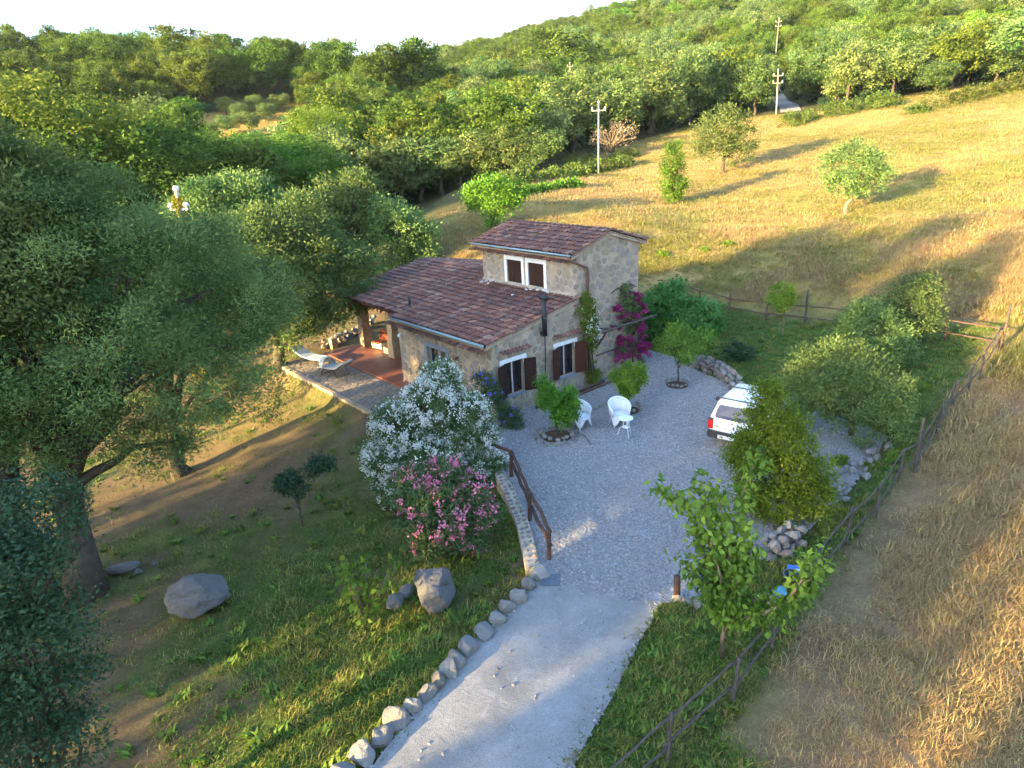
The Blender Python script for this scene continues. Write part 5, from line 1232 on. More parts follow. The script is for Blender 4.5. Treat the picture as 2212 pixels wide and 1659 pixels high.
def tail(z): return .05+(z-.86)*.5 if z > .86 else .04
e = .035
t = NT('tinted_car_glass'); t.base((.035, .04, .09), .15, .35); M_cglass = t.m
quad('rear_window', [(tail(.93)-e, .54, .93), (tail(.93)-e-.015, 0, .93), (tail(.93)-e, -.54, .93), (tail(1.0)-e, -.57, 1.0), (tail(1.26)-e, -.515, 1.26), (tail(1.30)-e, -.47, 1.30), (tail(1.30)-e-.01, 0, 1.305), (tail(1.30)-e, .47, 1.30), (tail(1.26)-e, .515, 1.26), (tail(1.0)-e, .57, 1.0)], M_cglass, car)
for s in (1, -1):
    sw = lambda z: s*(.745-(z-.86)*.28)
    quad('side_window', [(.36, sw(.93), .93), (1.12, sw(.93), .93), (1.12, sw(1.28), 1.28), (.50, sw(1.28), 1.28)], M_cglass, car)
    quad('side_window', [(1.20, sw(.93), .93), (2.30, sw(.93), .93), (1.98, sw(1.29), 1.29), (1.20, sw(1.29), 1.29)], M_cglass, car)
    MB().box(.005, .10, s*.60 if s > 0 else s*.755, s*.755 if s > 0 else s*.60, .56, .84).build('tail_light', M_red, car, bevel=.012)
    MB().box(0.0, .09, min(s*.61, s*.75), max(s*.61, s*.75), .845, .895).build('lamp_cap', M_plastic, car)
    MB().box(.30, .45, min(s*.60, s*.66), max(s*.60, s*.66), 1.38, 1.47).build('roof_bar_foot', M_plastic, car)
    MB().box(1.30, 1.45, min(s*.60, s*.66), max(s*.60, s*.66), 1.40, 1.49).build('roof_bar_foot', M_plastic, car)
    MB().box(2.05, 2.15, min(s*.70, s*.86), max(s*.70, s*.86), .92, 1.04).build('mirror', M_plastic, car, bevel=.02)
    for x in (.62, 2.78):
        wh = empty('wheel', (x, s*.66, .27)); wh.parent = car
        m = MB(); V = []
        for r_, y in ((.17, -.075), (.25, -.085), (.272, -.06), (.272, .06), (.25, .085), (.17, .075)):
            for k in range(20): a = 2*math.pi*k/20; V.append((r_*math.cos(a), y, r_*math.sin(a)))
        F = [(i*20+k, i*20+(k+1) % 20, (i+1)*20+(k+1) % 20, (i+1)*20+k) for i in range(5) for k in range(20)]
        m.add(V, F).build('tyre', M_rubber, wh, True); MB().tube([(0, -.06, 0), (0, .06, 0)], .172, 18).build('rim', M_rim, wh)
quad('windscreen', [(2.16, .56, 1.34), (2.62, .66, .93), (2.62, -.66, .93), (2.16, -.56, 1.34)], M_cglass, car)
MB().box(-.07, .14, -.745, .745, .30, .52).build('bumper', M_plastic, car, bevel=.03)
MB().box(3.30, 3.46, -.73, .73, .30, .52).build('bumper', M_plastic, car, bevel=.03)
for x in (.37, 1.38): MB().tube([(x, -.64, 1.47 if x < 1 else 1.49), (x, .64, 1.47 if x < 1 else 1.49)], .018, 8).build('roof_bar', M_plastic, car)
MB().box(-.085, -.068, -.13, .40, .33, .44).build('number_plate', simple('plate_white', (.75, .75, .73), .5, .3, var=.03), car)
def text(body_, size, loc, rot, mat, parent, name='lettering', ext=.001):
    cu = bpy.data.curves.new(name, 'FONT'); cu.body = body_; cu.size = size; cu.extrude = ext; cu.align_x = 'CENTER'; cu.align_y = 'CENTER'
    tmp = bpy.data.objects.new('tmp', cu); COL.objects.link(tmp); dg = bpy.context.evaluated_depsgraph_get(); me = bpy.data.meshes.new_from_object(tmp.evaluated_get(dg)); bpy.data.objects.remove(tmp); bpy.data.curves.remove(cu)
    return obj(name, me, parent, mat, loc, rot)
text('AV', .10, (-.0875, .29, .385), (math.pi/2, 0, -math.pi/2), M_plastic, car)
text('4x4', .05, (.012, .50, .69), (math.pi/2, 0, -math.pi/2), M_plastic, car, 'badge') if False else MB().box(-.005, .03, .42, .53, .665, .685).build('badge', M_plastic, car)
# ------------------------------------------------------------------ oddments by the stone stub
M_blue = simple('bright_blue_plastic', (.03, .14, .60), .4, .4, var=.08)
M_teal = simple('teal_plastic', (.06, .22, .25), .5, .3, var=.1)
M_navy = simple('dark_blue_plastic', (.04, .07, .13), .5, .3, var=.2)
M_card = simple('cardboard', (.42, .31, .20), .9, .1, var=.12)
M_mint = simple('mint_plastic_bag', (.35, .66, .52), .5, .3, var=.15)
p = atz(1718, 1248, 0); o = empty('blue_signboard', p, math.radians(-18), 'bright blue printed board leaning behind the black bucket', 'board')
R = Matrix.Rotation(math.radians(-32), 4, 'X'); MB().box(-.17, .17, -.012, .012, 0, .26, R).build('panel', M_blue, o)
t_ = MB(); ov = []
for i in range(16): a = 2*math.pi*i/16; ov.append(R @ Vector((.03+.09*math.cos(a), -.0145, .15+.045*math.sin(a))))
MB().add([tuple(v) for v in ov], [tuple(range(16))]).build('print', simple('pale_print', (.55, .62, .85), .5, .3, var=.2, scale=30), o)
MB().box(-.09, .11, -.0175, -.0155, .12, .145, R).build('print', simple('pink_print', (.70, .30, .42), .5, .3, var=.3, scale=40), o)
p = atz(1708, 1268, 0); o = empty('bucket', p, 0, 'black plastic bucket standing beside the blue board', 'bucket')
MB().lathe([(.12, .0), (.165, .30), (.18, .30), (.18, .325), (.155, .325), (.11, .02), (.01, .02)], 22).build('pail', M_plastic, o, True)
MB().lathe([(.172, .305), (.186, .305), (.186, .33), (.160, .33)], 22, cap=False).build('rim', simple('grey_rim', (.14, .14, .15), .5, .3), o)
p = atz(1694, 1300, 0); o = empty('plastic_crate', p, math.radians(25), 'teal plastic tub in front of the black bucket', 'tub')
m = MB(); m.box(-.16, .16, -.14, .14, 0, .015); m.box(-.16, .16, -.16, -.14, 0, .25); m.box(-.16, .16, .14, .16, 0, .25); m.box(-.18, -.16, -.16, .16, 0, .25); m.box(.16, .18, -.16, .16, 0, .25); m.build('body', M_teal, o)
MB().box(-.19, .19, -.17, .17, .252, .268).build('lid', simple('teal_lid', (.08, .26, .33), .5, .3), o)
p = atz(1672, 1310, 0); o = empty('cardboard_box', p, math.radians(40), 'open cardboard box lying beside the teal tub', 'box')
MB().box(-.17, .17, -.12, .12, 0, .16).build('carton', M_card, o); R = Matrix.Translation((0, -.12, .16)) @ Matrix.Rotation(math.radians(-25), 4, 'X'); MB().box(-.17, .17, -.15, 0, 0, .006, R).build('flap', M_card, o)
for px, py, s, lab, mt in ((1675, 1338, .12, 'crumpled mint plastic bag beside the fence below the cardboard', M_mint), (1640, 1292, .09, 'small pale plastic bag among the cherry leaves', M_mint), (1656, 1326, .05, 'scrap of pale plastic beside the mint bag', M_mint), (1615, 1345, .19, 'dark blue round plastic drum lying under the cherry branch', M_navy)):
    p = atz(px, py, 0); nm_ = 'plastic_bag' if mt is M_mint else 'plastic_drum'; me = rock_mesh(nm_, np.random.default_rng(px), (s, s*.8, s*.6), 2, 4, .3 if mt is M_mint else .02); me.materials.append(mt); tag(obj(nm_, me, None, None, (p[0], p[1], s*.5)), lab, 'bag' if mt is M_mint else 'drum')
p = atz(1190, 1254, 0); o = tag(MB().box(-.21, .21, -.20, .20, .003, .025).build('slate_slab', simple('dark_slate', (.10, .12, .145), .8, .2, var=.25, scale=6, bump=.3), None, bevel=.008), 'dark square slate slab at the top of the concrete drive', 'slab'); o.location = (p[0], p[1], .005); o.rotation_euler = (0, 0, -.12)
p = at(1990, 1510); me = rock_mesh('white_stone', np.random.default_rng(3), (.09, .07, .06), 2, 5, .05); me.materials.append(M_wst); tag(obj('white_stone', me, None, None, p), 'single white stone in the dry grass of the field', 'stone')
# tall trees just outside the picture towards the low sun: (s across the sunlight, w towards the sun, height, crown radius)
SHADE = []
for s_, w_, h_, r_ in ((-21, -21, 17.5, 2.7), (-17.3, -25, 18.5, 3.0), (-19.4, -31, 19, 2.5), (-12.9, -20, 16.5, 2.7), (-5.7, -22, 13, 1.7), (-4.2, -27, 13, 1.3), (-.5, -24, 12.5, 1.8), (2.8, -20, 12, 2.0), (8, -22, 12, 2.0), (-15.2, -34, 16, 2.2)):
    SHADE.append((.8*w_+.6*s_, .6*w_-.8*s_, h_, r_/(3.4*h_/8)))
# ------------------------------------------------------------------ field trees, hedge, forest
def proto(seed, kind):
    rr = np.random.default_rng(seed)
    if kind == 'oak': R, Hh, zc, n, mat, lf = 3.4, 6.0, 5.2, 11, M_oak, .30
    elif kind == 'olive': R, Hh, zc, n, mat, lf = 2.9, 4.8, 4.0, 10, M_olive, .26
    elif kind == 'bright': R, Hh, zc, n, mat, lf = 2.8, 5.2, 4.4, 10, M_bright, .28
    elif kind == 'bigoak': R, Hh, zc, n, mat, lf = 3.4, 6.0, 5.2, 16, M_oak, .115
    elif kind == 'bigbright': R, Hh, zc, n, mat, lf = 2.8, 5.2, 4.4, 14, M_bright, .11
    else: R, Hh, zc, n, mat, lf = 2.6, 6.4, 4.8, 11, M_oak, .28
    Lb = lobes_round(rr, R, Hh, zc, n)
    big = kind.startswith('big')
    me, C = foliage('crown', rr, Lb, 420 if big else 260, 36000 if big else 8200, .5 if big else .62, lf, lf*.6, mat, flat=.4, stiff=.8, inner=.12, tint_sd=.24)
    wm = wood('trunk', rr, .22, 0, C, M_bark, trunk_path(rr, zc-Hh*.25), 9, 5, .03)
    return me, wm
PRO = {k: [proto(400+i*10+j, k) for j in range(n)] for i, (k, n) in enumerate((('oak', 3), ('olive', 2), ('bright', 2), ('tall', 2), ('bigoak', 2), ('bigbright', 1)))}
HGT = {'oak': 8.0, 'olive': 6.3, 'bright': 6.9, 'tall': 7.9, 'bigoak': 8.0, 'bigbright': 6.9}
pr = np.random.default_rng(99)
def far_tree(kind, loc, h, label, cat, group, nm, wide=1.):
    me, wm = PRO[kind][pr.integers(len(PRO[kind]))]; s = h/HGT[kind]
    o = empty(nm, (loc[0], loc[1], loc[2]-.1), pr.uniform(0, 6.28), label, cat, group); o.scale = (s*wide, s*wide, s)
    obj('trunk', wm, o); obj('crown', me, o); return o
# lone trees of the field, each with its own shape
olive_by((1562, 372), 70, ((1562, 290, 0, 2.0), (1530, 300, 0, 1.7), (1600, 300, 0, 1.7), (1565, 260, 0, 1.6), (1590, 330, 0, 1.4), (1535, 330, 0, 1.4), (1540, 265, 0, 1.2), (1595, 265, 0, 1.1)), 170, 9000, 'bushy grey green tree alone high in the dry field', 101, .24, mat=M_olive, th=2., tr=.2, wd=.09, cr=.7, cat='tree', nm='field_tree')
olive_by((1455, 442), 56, ((1455, 400, 0, .85), (1452, 365, 0, .85), (1456, 335, 0, .65), (1456, 315, 0, .4), (1452, 420, 0, .65)), 110, 6500, 'narrow bright green cypress shaped tree in the dry field', 102, .17, mat=M_bright, th=1., tr=.12, wd=.07, cr=.45, cat='tree', nm='field_tree')
olive_by((1830, 462), 52, ((1850, 370, 0, 1.5), (1815, 365, 0, 1.2), (1885, 360, 0, 1.2), (1850, 335, 0, 1.2), (1880, 395, 0, 1.), (1820, 400, 0, 1.), (1905, 380, 0, .7), (1800, 350, 0, .7)), 200, 9500, 'round pale olive tree standing lowest in the dry field', 103, .2, th=1.5, tr=.16, wd=.06, cr=.5, cat='tree', nm='field_tree', trunkmat=M_barkpale)
olive_by((1068, 496), 46, ((1065, 420, 0, 1.3), (1035, 425, 0, .95), (1100, 420, 0, 1.0), (1065, 400, 0, 1.0), (1040, 440, 0, .8), (1095, 440, 0, .8), (1066, 475, 0, .55)), 130, 7500, 'ivy clad tree standing just behind the house roof', 104, .17, mat=M_bright, th=1.6, tr=.3, wd=.10, cr=.5, cat='tree', nm='field_tree')
olive_by((1975, 258), 100, ((1975, 243, 0, 1.0), (1988, 246, 0, .8), (1962, 247, 0, .8)), 50, 1800, 'small round bush alone near the top of the dry field', 105, .28, mat=M_scrub, th=.4, tr=.08, wd=.18, cr=.6, cat='bush', nm='field_bush')
# bare branched dead tree
rr = np.random.default_rng(106); b = loc_of(1312, 330, 88); Lb = [(rel(1330, 292, 88, b), (2.4, 2., 1.5)), (rel(1350, 285, 88, b), (1.6, 1.6, 1.3)), (rel(1300, 300, 88, b), (1.6, 1.6, 1.))]
me, C = foliage('crown', rr, Lb, 150, 1500, .5, .2, .08, M_dry, inner=.2)
tree('dead_tree', b, me, wood('trunk', rr, .28, 0, C, M_barkpale, trunk_path(rr, 1.4, (.8, 0)), 70, 5, .03), 'leafless pale branched tree beside the slim pole', 'dead tree')
# hedge banks and bramble mounds along the field edge
def mound(px, py, dist, n_, label, seed, spread, r, hgt=.7, mat=None, lf=.24):
    rr = np.random.default_rng(seed); b = at(px, py) if lf < .1 else loc_of(px, py, dist); Lb = []
    for i in range(n_):
        x = (i/(max(n_-1, 1))-.5)*spread[0]; y = (i/(max(n_-1, 1))-.5)*spread[1]; dx, dy = x+rr.normal(0, .4), y+rr.normal(0, .4)
        k = r*rr.uniform(.75, 1.2); Lb.append(((dx, dy, H1(b[0]+dx, b[1]+dy)-b[2]+k*.25), (k, k, k*hgt)))
    me, C = foliage('foliage', rr, Lb, 40*n_, 1300*n_, .5 if lf > .1 else .12, lf, lf*.6, mat or M_scrub, inner=.05)
    o = empty('bramble_mound', b, 0, label, 'bush'); obj('foliage', me, o); return o
mound(1820, 232, 106, 7, 'wide bramble mound at the top of the field beside the stout pole', 111, (14, 2), 1.9)
mound(2150, 195, 108, 6, 'bramble mound on the skyline of the field in the upper corner', 112, (14, 3), 2.0)
mound(1230, 362, 76, 7, 'bramble hedge bank below the slim pole', 113, (12, 9), 1.2)
mound(1150, 395, 66, 7, 'bramble hedge bank nearer the ivy clad tree', 114, (9, 9), 1.1)
mound(1180, 425, 58, 5, 'low green scrub patch below the hedge bank', 115, (7, 5), .6, .6, M_bright)
mound(1310, 335, 86, 4, 'green scrub at the foot of the dead tree', 116, (7, 4), 1.1, .6)
mound(1500, 545, 40, 3, 'patch of fresh green weeds in the shaded field', 117, (4, 1), .35, .4, M_bright, .09)
mound(2030, 838, 20, 2, 'small tuft of green weeds on the lawn by the fence', 118, (.6, .2), .22, .6, M_bright, .05)
mound(1890, 1010, 16, 3, 'green weed clump between the stone row and the fence', 119, (.9, .7), .22, .6, M_bright, .05)
# the clipped looking row of olives beyond the house
for i, px in enumerate(range(690, 1180, 44)):
    s = (px-690)/490; dist = 86-6*s; b = loc_of(px, 440-65*s, dist); top = atd(px, 318-35*s+pr.normal(0, 5), dist)
    far_tree('olive', b, max(3., top[2]-b[2]), f'{ordn[i]} olive of the dense dark row beyond the house, counted from the fresh green trees', 'olive tree', 'olives in the dark row', 'olive_tree', 1.25)
# larger trees that one can pick out, by their tops
NAMED = [('bigoak', 60, 215, 62, 'oak crown at the far side of the sunny oaks above the tall olive', 1.4), ('bigoak', 160, 235, 60, 'oak with yellow sunlit flank above the great olive', 1.4), ('bigoak', 260, 270, 62, 'dark oak behind the ivy covered pole', 1.3), ('bigoak', -60, 235, 60, 'oak cut by the picture edge among the sunny oaks', 1.4), ('bigoak', 360, 310, 66, 'shaded oak left of the fresh green tree', 1.2),
         ('bigbright', 560, 290, 72, 'fresh green broadleaf tree above the sunlit olives', 1.4), ('bigbright', 640, 305, 76, 'fresh green broadleaf tree beside the dark olive row', 1.3), ('bigbright', 690, 235, 95, 'small vivid green tree above the fresh green broadleaf trees', .9),
         ('olive', 1160, 215, 92, 'tall silvery olive at the end of the dark row', 1.2), ('olive', 1240, 190, 100, 'silvery olive with feathery top behind the slim pole', 1.2), ('olive', 1405, 150, 112, 'big rounded olive at the field edge right of the slim pole', 1.3), ('oak', 1560, 105, 128, 'broad oak left of the track', 1.5), ('oak', 1500, 130, 130, 'oak behind the big rounded olive', 1.3),
         ('oak', 1235, 60, 215, 'great domed oak standing proud on the far hillside', 1.6), ('oak', 450, 62, 205, 'umbrella shaped oak on the skyline ridge', 1.3), ('oak', 560, 80, 200, 'loose crowned oak on the skyline', 1.2), ('oak', 640, 80, 198, 'twin topped oak on the skyline', 1.2), ('oak', 745, 95, 180, 'last big oak before the gap in the skyline', 1.4), ('tall', 845, 105, 165, 'slim tall oak at the gap in the skyline', 1.0), ('tall', 915, 95, 170, 'slim tall oak just right of the skyline gap', 1.2),
         ('olive', 1990, 165, 118, 'olive behind the bramble mound at the field top', 1.3), ('olive', 2110, 105, 130, 'leaning olive above the upper field corner', 1.3), ('oak', 1790, 160, 124, 'oak to the right of the track', 1.3)]
TP = []
for kind, px, py, dist, lab, wd in NAMED:
    b = loc_of(px, 400, dist); b[2] = H1(b[0], b[1]); top = atd(px, py, dist); far_tree(kind, b, float(np.clip(top[2]-b[2], 4., 17.)), lab, 'tree', None, {'bigoak': 'oak_tree', 'bigbright': 'broadleaf_tree', 'oak': 'oak_tree', 'tall': 'oak_tree', 'olive': 'olive_tree', 'bright': 'broadleaf_tree'}[kind], wd); TP.append(b[:2])
# olives dotted over the tan clearing
for i, (px, py) in enumerate(((500, 290), (520, 262), (553, 243), (580, 262), (610, 240), (460, 308), (430, 318), (545, 285), (490, 248))):
    b = at(px, py); far_tree('olive', b, 3.4, 'small round olive on the tan clearing, '+('at its middle', 'just above the middle', 'high beside the skyline oaks', 'right of the middle', 'farthest right', 'low on the left', 'lowest and farthest left', 'low on the right', 'high on the left')[i], 'olive tree', 'olives on the clearing', 'olive_tree', 1.3); TP.append(b[:2])
# woodland: nearest trees as individuals, the mass beyond as one
TRACK = [tuple(loc_of(px, 200, d)[:2]) for px, d in ((1712, 118), (1705, 140), (1690, 165), (1672, 200), (1668, 240))]
cand = []
q = np.random.default_rng(123)
TP = np.array(TP)
for _ in range(26000):
    d = math.sqrt(q.uniform(52**2, 430**2)); a = q.uniform(-.78, .78); x, y = d*math.sin(a), d*math.cos(a); cand.append((x, y))
cand = np.array(cand); sf = poly_sd(FIELD, cand[:, 0], cand[:, 1]); hx, hv = huv(cand[:, 0], cand[:, 1])
_rx, _ry = cand[:, 0]-CLEAR[0], cand[:, 1]-CLEAR[1]; _al = _rx*SUN_AZ[0]+_ry*SUN_AZ[1]; _ac = np.abs(_rx*SUN_AZ[1]-_ry*SUN_AZ[0])
ok = (sf > 3.) & (np.hypot(_rx, _ry) > 21) & ~((_al > 0) & (_al < 44) & (_ac < 13))
ok &= ~((cand[:, 1] < 84) & (cand[:, 0] > -24)) & (np.hypot(*cand.T) > 54)
for a_, b_ in zip(TRACK[:-1], TRACK[1:]):
    e = np.subtract(b_, a_); t_ = np.clip(((cand-np.array(a_))@e)/(e@e), 0, 1); ok &= np.linalg.norm(cand-(np.array(a_)+t_[:, None]*e), axis=1) > 4.2
_d3 = np.stack([cand[:, 0], cand[:, 1], height(cand[:, 0], cand[:, 1])+7-CAMH], 1); _zc = _d3@cF; _pu = PCX+FPX*(_d3@cR)/_zc; _pv = PCY-FPX*(_d3@cU)/_zc
ok &= ~((_pu > 375) & (_pu < 680) & (_pv < 318) & (np.hypot(*cand.T) < np.hypot(CLEAR[0], CLEAR[1])-12))
cand = cand[ok]; Dd = np.hypot(*cand.T)
# spacing grows a little with distance; grid hash for speed
cell = {}; kept = []
def close(p, r):
    i, j = int(p[0]//8), int(p[1]//8)
    for a in (-1, 0, 1):
        for b in (-1, 0, 1):
            for k in cell.get((i+a, j+b), ()):
                if (k[0]-p[0])**2+(k[1]-p[1])**2 < r*r: return True
    return False
for p in TP: cell.setdefault((int(p[0]//8), int(p[1]//8)), []).append((p[0], p[1]))
for p, d in zip(cand, Dd):
    r = (5.0 if d < 150 else 5.8)*q.uniform(.85, 1.2)
    if not close(p, r): cell.setdefault((int(p[0]//8), int(p[1]//8)), []).append((p[0], p[1])); kept.append((d, p[0], p[1]))
kept.sort(); kz = height(np.array([k[1] for k in kept]), np.array([k[2] for k in kept]))
print('woodland trees', len(kept))
def woodtree(x, y, d):
    n = float(vnoise(np.array([x]), np.array([y]), 28., 55)[0])+q.normal(0, .16)
    right = x > .12*y
    k = ('olive' if n < .36 else 'oak' if n < .68 else 'bright' if n < .8 and right else 'tall') if right else ('oak' if n < .6 else 'tall' if n < .78 else 'olive')
    return k, q.uniform(6., 10.5)*(1.05 if d < 110 else 1.)
WLAB = {'oak': 'rounded oak', 'tall': 'narrow oak', 'olive': 'silvery olive', 'bright': 'yellow green broadleaf tree'}
NM = {'oak': 'oak_tree', 'tall': 'oak_tree', 'olive': 'olive_tree', 'bright': 'broadleaf_tree'}
NIND = 250
for (d, x, y), z in list(zip(kept, kz))[:NIND]:
    k, h = woodtree(x, y, d)
    e3 = np.array([x, y, z+h*.6-CAMH]); pu = PCX+FPX*(e3@cR)/(e3@cF)
    where = next(w for lim, w in ((130, 'at the picture edge above the tall olive'), (380, 'on the hill left of the tan clearing'), (700, 'around the tan clearing'), (860, 'above the near end of the dark olive row'), (1010, 'above the middle of the dark olive row'), (1160, 'above the far end of the dark olive row'), (1300, 'behind the slim pole'), (1480, 'behind the dead tree'), (1660, 'left of the wooded track'), (1830, 'right of the wooded track'), (1980, 'behind the wide bramble mound'), (9999, 'above the upper field corner')) if pu < lim)
    lab = f"{WLAB[k]} {'low' if d < 105 else 'higher'} in the wood {where}"
    far_tree(k, (x, y, z), h, lab, 'tree', lab, NM[k], q.uniform(.9, 1.25))
def scatter(name, P, rot, scl, pick, sources, mat=None, label=None, tilt=None):
    """one stuff object: copies of the source meshes set on points"""
    me = np_mesh(name, P, np.zeros((0, 3), np.int32)) if False else bpy.data.meshes.new(name)
    me.vertices.add(len(P)); me.vertices.foreach_set('co', np.asarray(P, np.float32).ravel())
    for nm_, ty, val in (('rot', 'FLOAT', rot), ('scl', 'FLOAT', scl), ('pick', 'INT', pick), ('tilt', 'FLOAT', tilt if tilt is not None else np.zeros(len(P)))):
        a = me.attributes.new(nm_, ty, 'POINT'); a.data.foreach_set('value', np.asarray(val, np.int32 if ty == 'INT' else np.float32))
    o = obj(name, me); tag(o, label, kind='stuff')
    g = bpy.data.node_groups.new(name, 'GeometryNodeTree'); g.interface.new_socket('Geometry', in_out='INPUT', socket_type='NodeSocketGeometry'); g.interface.new_socket('Geometry', in_out='OUTPUT', socket_type='NodeSocketGeometry')
    N = g.nodes; gi = N.new('NodeGroupInput'); go = N.new('NodeGroupOutput'); ip = N.new('GeometryNodeInstanceOnPoints'); ge = N.new('GeometryNodeGeometryToInstance')
    for s in reversed(sources):
        so_ = bpy.data.objects.new(s.name+'_source', s); oi = N.new('GeometryNodeObjectInfo'); oi.inputs['Object'].default_value = so_; g.links.new(oi.outputs['Geometry'], ge.inputs[0])
    def na(n_, ty):
        x = N.new('GeometryNodeInputNamedAttribute'); x.data_type = ty; x.inputs[0].default_value = n_; return x.outputs[0]
    cx = N.new('ShaderNodeCombineXYZ'); g.links.new(na('rot', 'FLOAT'), cx.inputs[2]); g.links.new(na('tilt', 'FLOAT'), cx.inputs[0])
    g.links.new(gi.outputs[0], ip.inputs['Points']); g.links.new(ge.outputs[0], ip.inputs['Instance']); ip.inputs['Pick Instance'].default_value = True
    g.links.new(na('pick', 'INT'), ip.inputs['Instance Index']); g.links.new(cx.outputs[0], ip.inputs['Rotation']); g.links.new(na('scl', 'FLOAT'), ip.inputs['Scale']); g.links.new(ip.outputs[0], go.inputs[0])
    m = o.modifiers.new('scatter', 'NODES'); m.node_group = g
    return o
restk = list(zip(kept, kz))[NIND:]
kinds = ['oak', 'tall', 'olive', 'bright']; src = []; first = {}
for k in kinds:
    first[k] = len(src); src += [m for m, _ in PRO[k]]
P = []; S = []; K = []
for (d, x, y), z in restk:
    k, h = woodtree(x, y, d); P.append((x, y, z-.1)); S.append(h/HGT[k]*1.08); K.append(first[k]+q.integers(len(PRO[k])))
scatter('distant_woodland', P, q.uniform(0, 6.28, len(P)), S, K, src, label='distant woodland covering the far hillsides')
# scrub hides the bare floor; its dark leaf colour paints shade between crowns
ii = q.integers(0, len(kept), 1600); xs = np.array([kept[i][1] for i in ii])+q.normal(0, 2.5, 1600); ys = np.array([kept[i][2] for i in ii])+q.normal(0, 2.5, 1600)
m_ = (poly_sd(FIELD, xs, ys) > 1.5) & (np.hypot(xs-CLEAR[0], ys-CLEAR[1]) > 20)
for a_, b_ in zip(TRACK[:-1], TRACK[1:]):
    e = np.subtract(b_, a_); c2 = np.stack([xs, ys], 1); t_ = np.clip(((c2-np.array(a_))@e)/(e@e), 0, 1); m_ &= np.linalg.norm(c2-(np.array(a_)+t_[:, None]*e), axis=1) > 3.4
xs, ys = xs[m_], ys[m_]
rr = np.random.default_rng(7); scrub, _ = foliage('scrub', rr, [((0, 0, .5), (1.5, 1.5, 1.1)), ((1, .4, .4), (1.1, 1.1, .8)), ((-.8, .7, .4), (1.1, 1., .9))], 90, 2200, .5, .26, .16, M_dark, inner=.05)
scatter('woodland_scrub', np.stack([xs, ys, height(xs, ys)], 1), q.uniform(0, 6.28, len(xs)), q.uniform(.6, 1.5, len(xs)), np.zeros(len(xs)), [scrub], label='scrub growing under the woodland trees')
# track through the wood
V = []; F = []
TT = np.array(TRACK); s = np.linspace(0, 1, 40); idx_ = s*(len(TT)-1); i0 = np.minimum(idx_.astype(int), len(TT)-2); c2 = TT[i0]*(1-(idx_-i0)[:, None])+TT[i0+1]*(idx_-i0)[:, None]
tt = nrm(np.gradient(c2, axis=0)); nn = np.stack([-tt[:, 1], tt[:, 0]], 1)
for i in range(40):
    for k in (-1.5, 0, 1.5): p = c2[i]+nn[i]*k; V.append((p[0], p[1], H1(p[0], p[1])+.12))
for i in range(39):
    for k in (0, 1): F.append((i*3+k, i*3+k+1, i*3+4+k, i*3+3+k))
tag(MB().add(V, F).build('track', simple('pale_dirt_track', (.34, .30, .25), .95, .05, var=.2, scale=1.)), kind='structure')
# ---- trees out to the side and behind that shade the garden
def shade_tree(x, y, h, lab, wide=1.2, kind='oak'): far_tree(kind, (x, y, H1(x, y)), h, lab, 'tree', None, NM[kind], wide)
for i, (x, y, h, w) in enumerate(SHADE): shade_tree(x, y, h, f'tall tree outside the picture shading the garden, {ordn[i]} counted from the drive', w)
# unseen bare-stemmed trees, added to shade courtyard and porch roof but not near grass
rr = np.random.default_rng(500); UL = [((0, 0, 10.2), (1.2, 1.2, 1.5)), ((.2, .1, 12.2), (1.1, 1.1, 1.4)), ((.7, .5, 9.6), (.9, .9, .9)), ((-.6, .4, 10.8), (.9, .9, .9)), ((.2, -.7, 9.4), (.9, .9, .8)), ((0, 0, 8.6), (.9, .9, .7))]
UL = [((c[0]*1.35, c[1]*1.35, c[2]-1.1), (r_[0]*1.3, r_[1]*1.3, r_[2])) for c, r_ in UL]
um, uc = foliage('crown', rr, UL, 150, 7500, .5, .26, .15, M_oak); uw = wood('trunk', rr, .16, 0, uc, M_bark, trunk_path(rr, 7.8), 9, 5, .03)
for s_, w_, lab in ((-8.9, -21, 'unseen bare stemmed tree added to shade the courtyard'), (-26.3, -14, 'unseen bare stemmed tree added to shade the porch roof')):
    x_, y_ = .8*w_+.6*s_, .6*w_-.8*s_; tree('oak_tree', (x_, y_, H1(x_, y_)), um, uw, lab, 'tree')
# ------------------------------------------------------------------ ground cover
def blade_tuft(name, seed, n, h, spread, w, mat, lean=.5):
    r = np.random.default_rng(seed); a = r.uniform(0, 6.28, n); d = np.stack([np.cos(a), np.sin(a), np.zeros(n)], 1)
    P = np.c_[r.normal(0, spread, (n, 2)), np.full(n, -.01)]; A = nrm(d*lean*r.uniform(.3, 1.6, n)[:, None]+np.array([0, 0, 1.]))
    N = np.cross(A, np.cross(d, np.array([0, 0, 1.]))+1e-3); me = leaf_cloud(name, P, A, N, h*r.uniform(.5, 1.2, n), w, r.random(n), -.25); me.materials.append(mat); return me
M_straw = leaf_mat('dry_grass_blades', (.29, .205, .085), (.48, .37, .165), .3, var=.3)
M_green = leaf_mat('green_grass_blades', (.06, .125, .017), (.17, .27, .04), .35, var=.3)
M_mixed = leaf_mat('yellowing_grass_blades', (.15, .165, .034), (.32, .30, .08), .35, var=.3)
T_ = [blade_tuft('dry_tuft', 1, 26, .20, .09, .010, M_straw, 1.0), blade_tuft('dry_tuft_b', 2, 26, .28, .12, .011, M_straw, 1.3), blade_tuft('green_tuft', 3, 26, .10, .10, .016, M_green, .8), blade_tuft('mixed_tuft', 4, 26, .17, .10, .011, M_mixed, .9),
      blade_tuft('far_dry_tuft', 5, 26, .22, .45, .032, M_straw, .9), blade_tuft('far_mixed_tuft', 6, 26, .22, .45, .032, M_mixed, .9), blade_tuft('weed', 8, 18, .16, .05, .05, M_green, 1.2)]
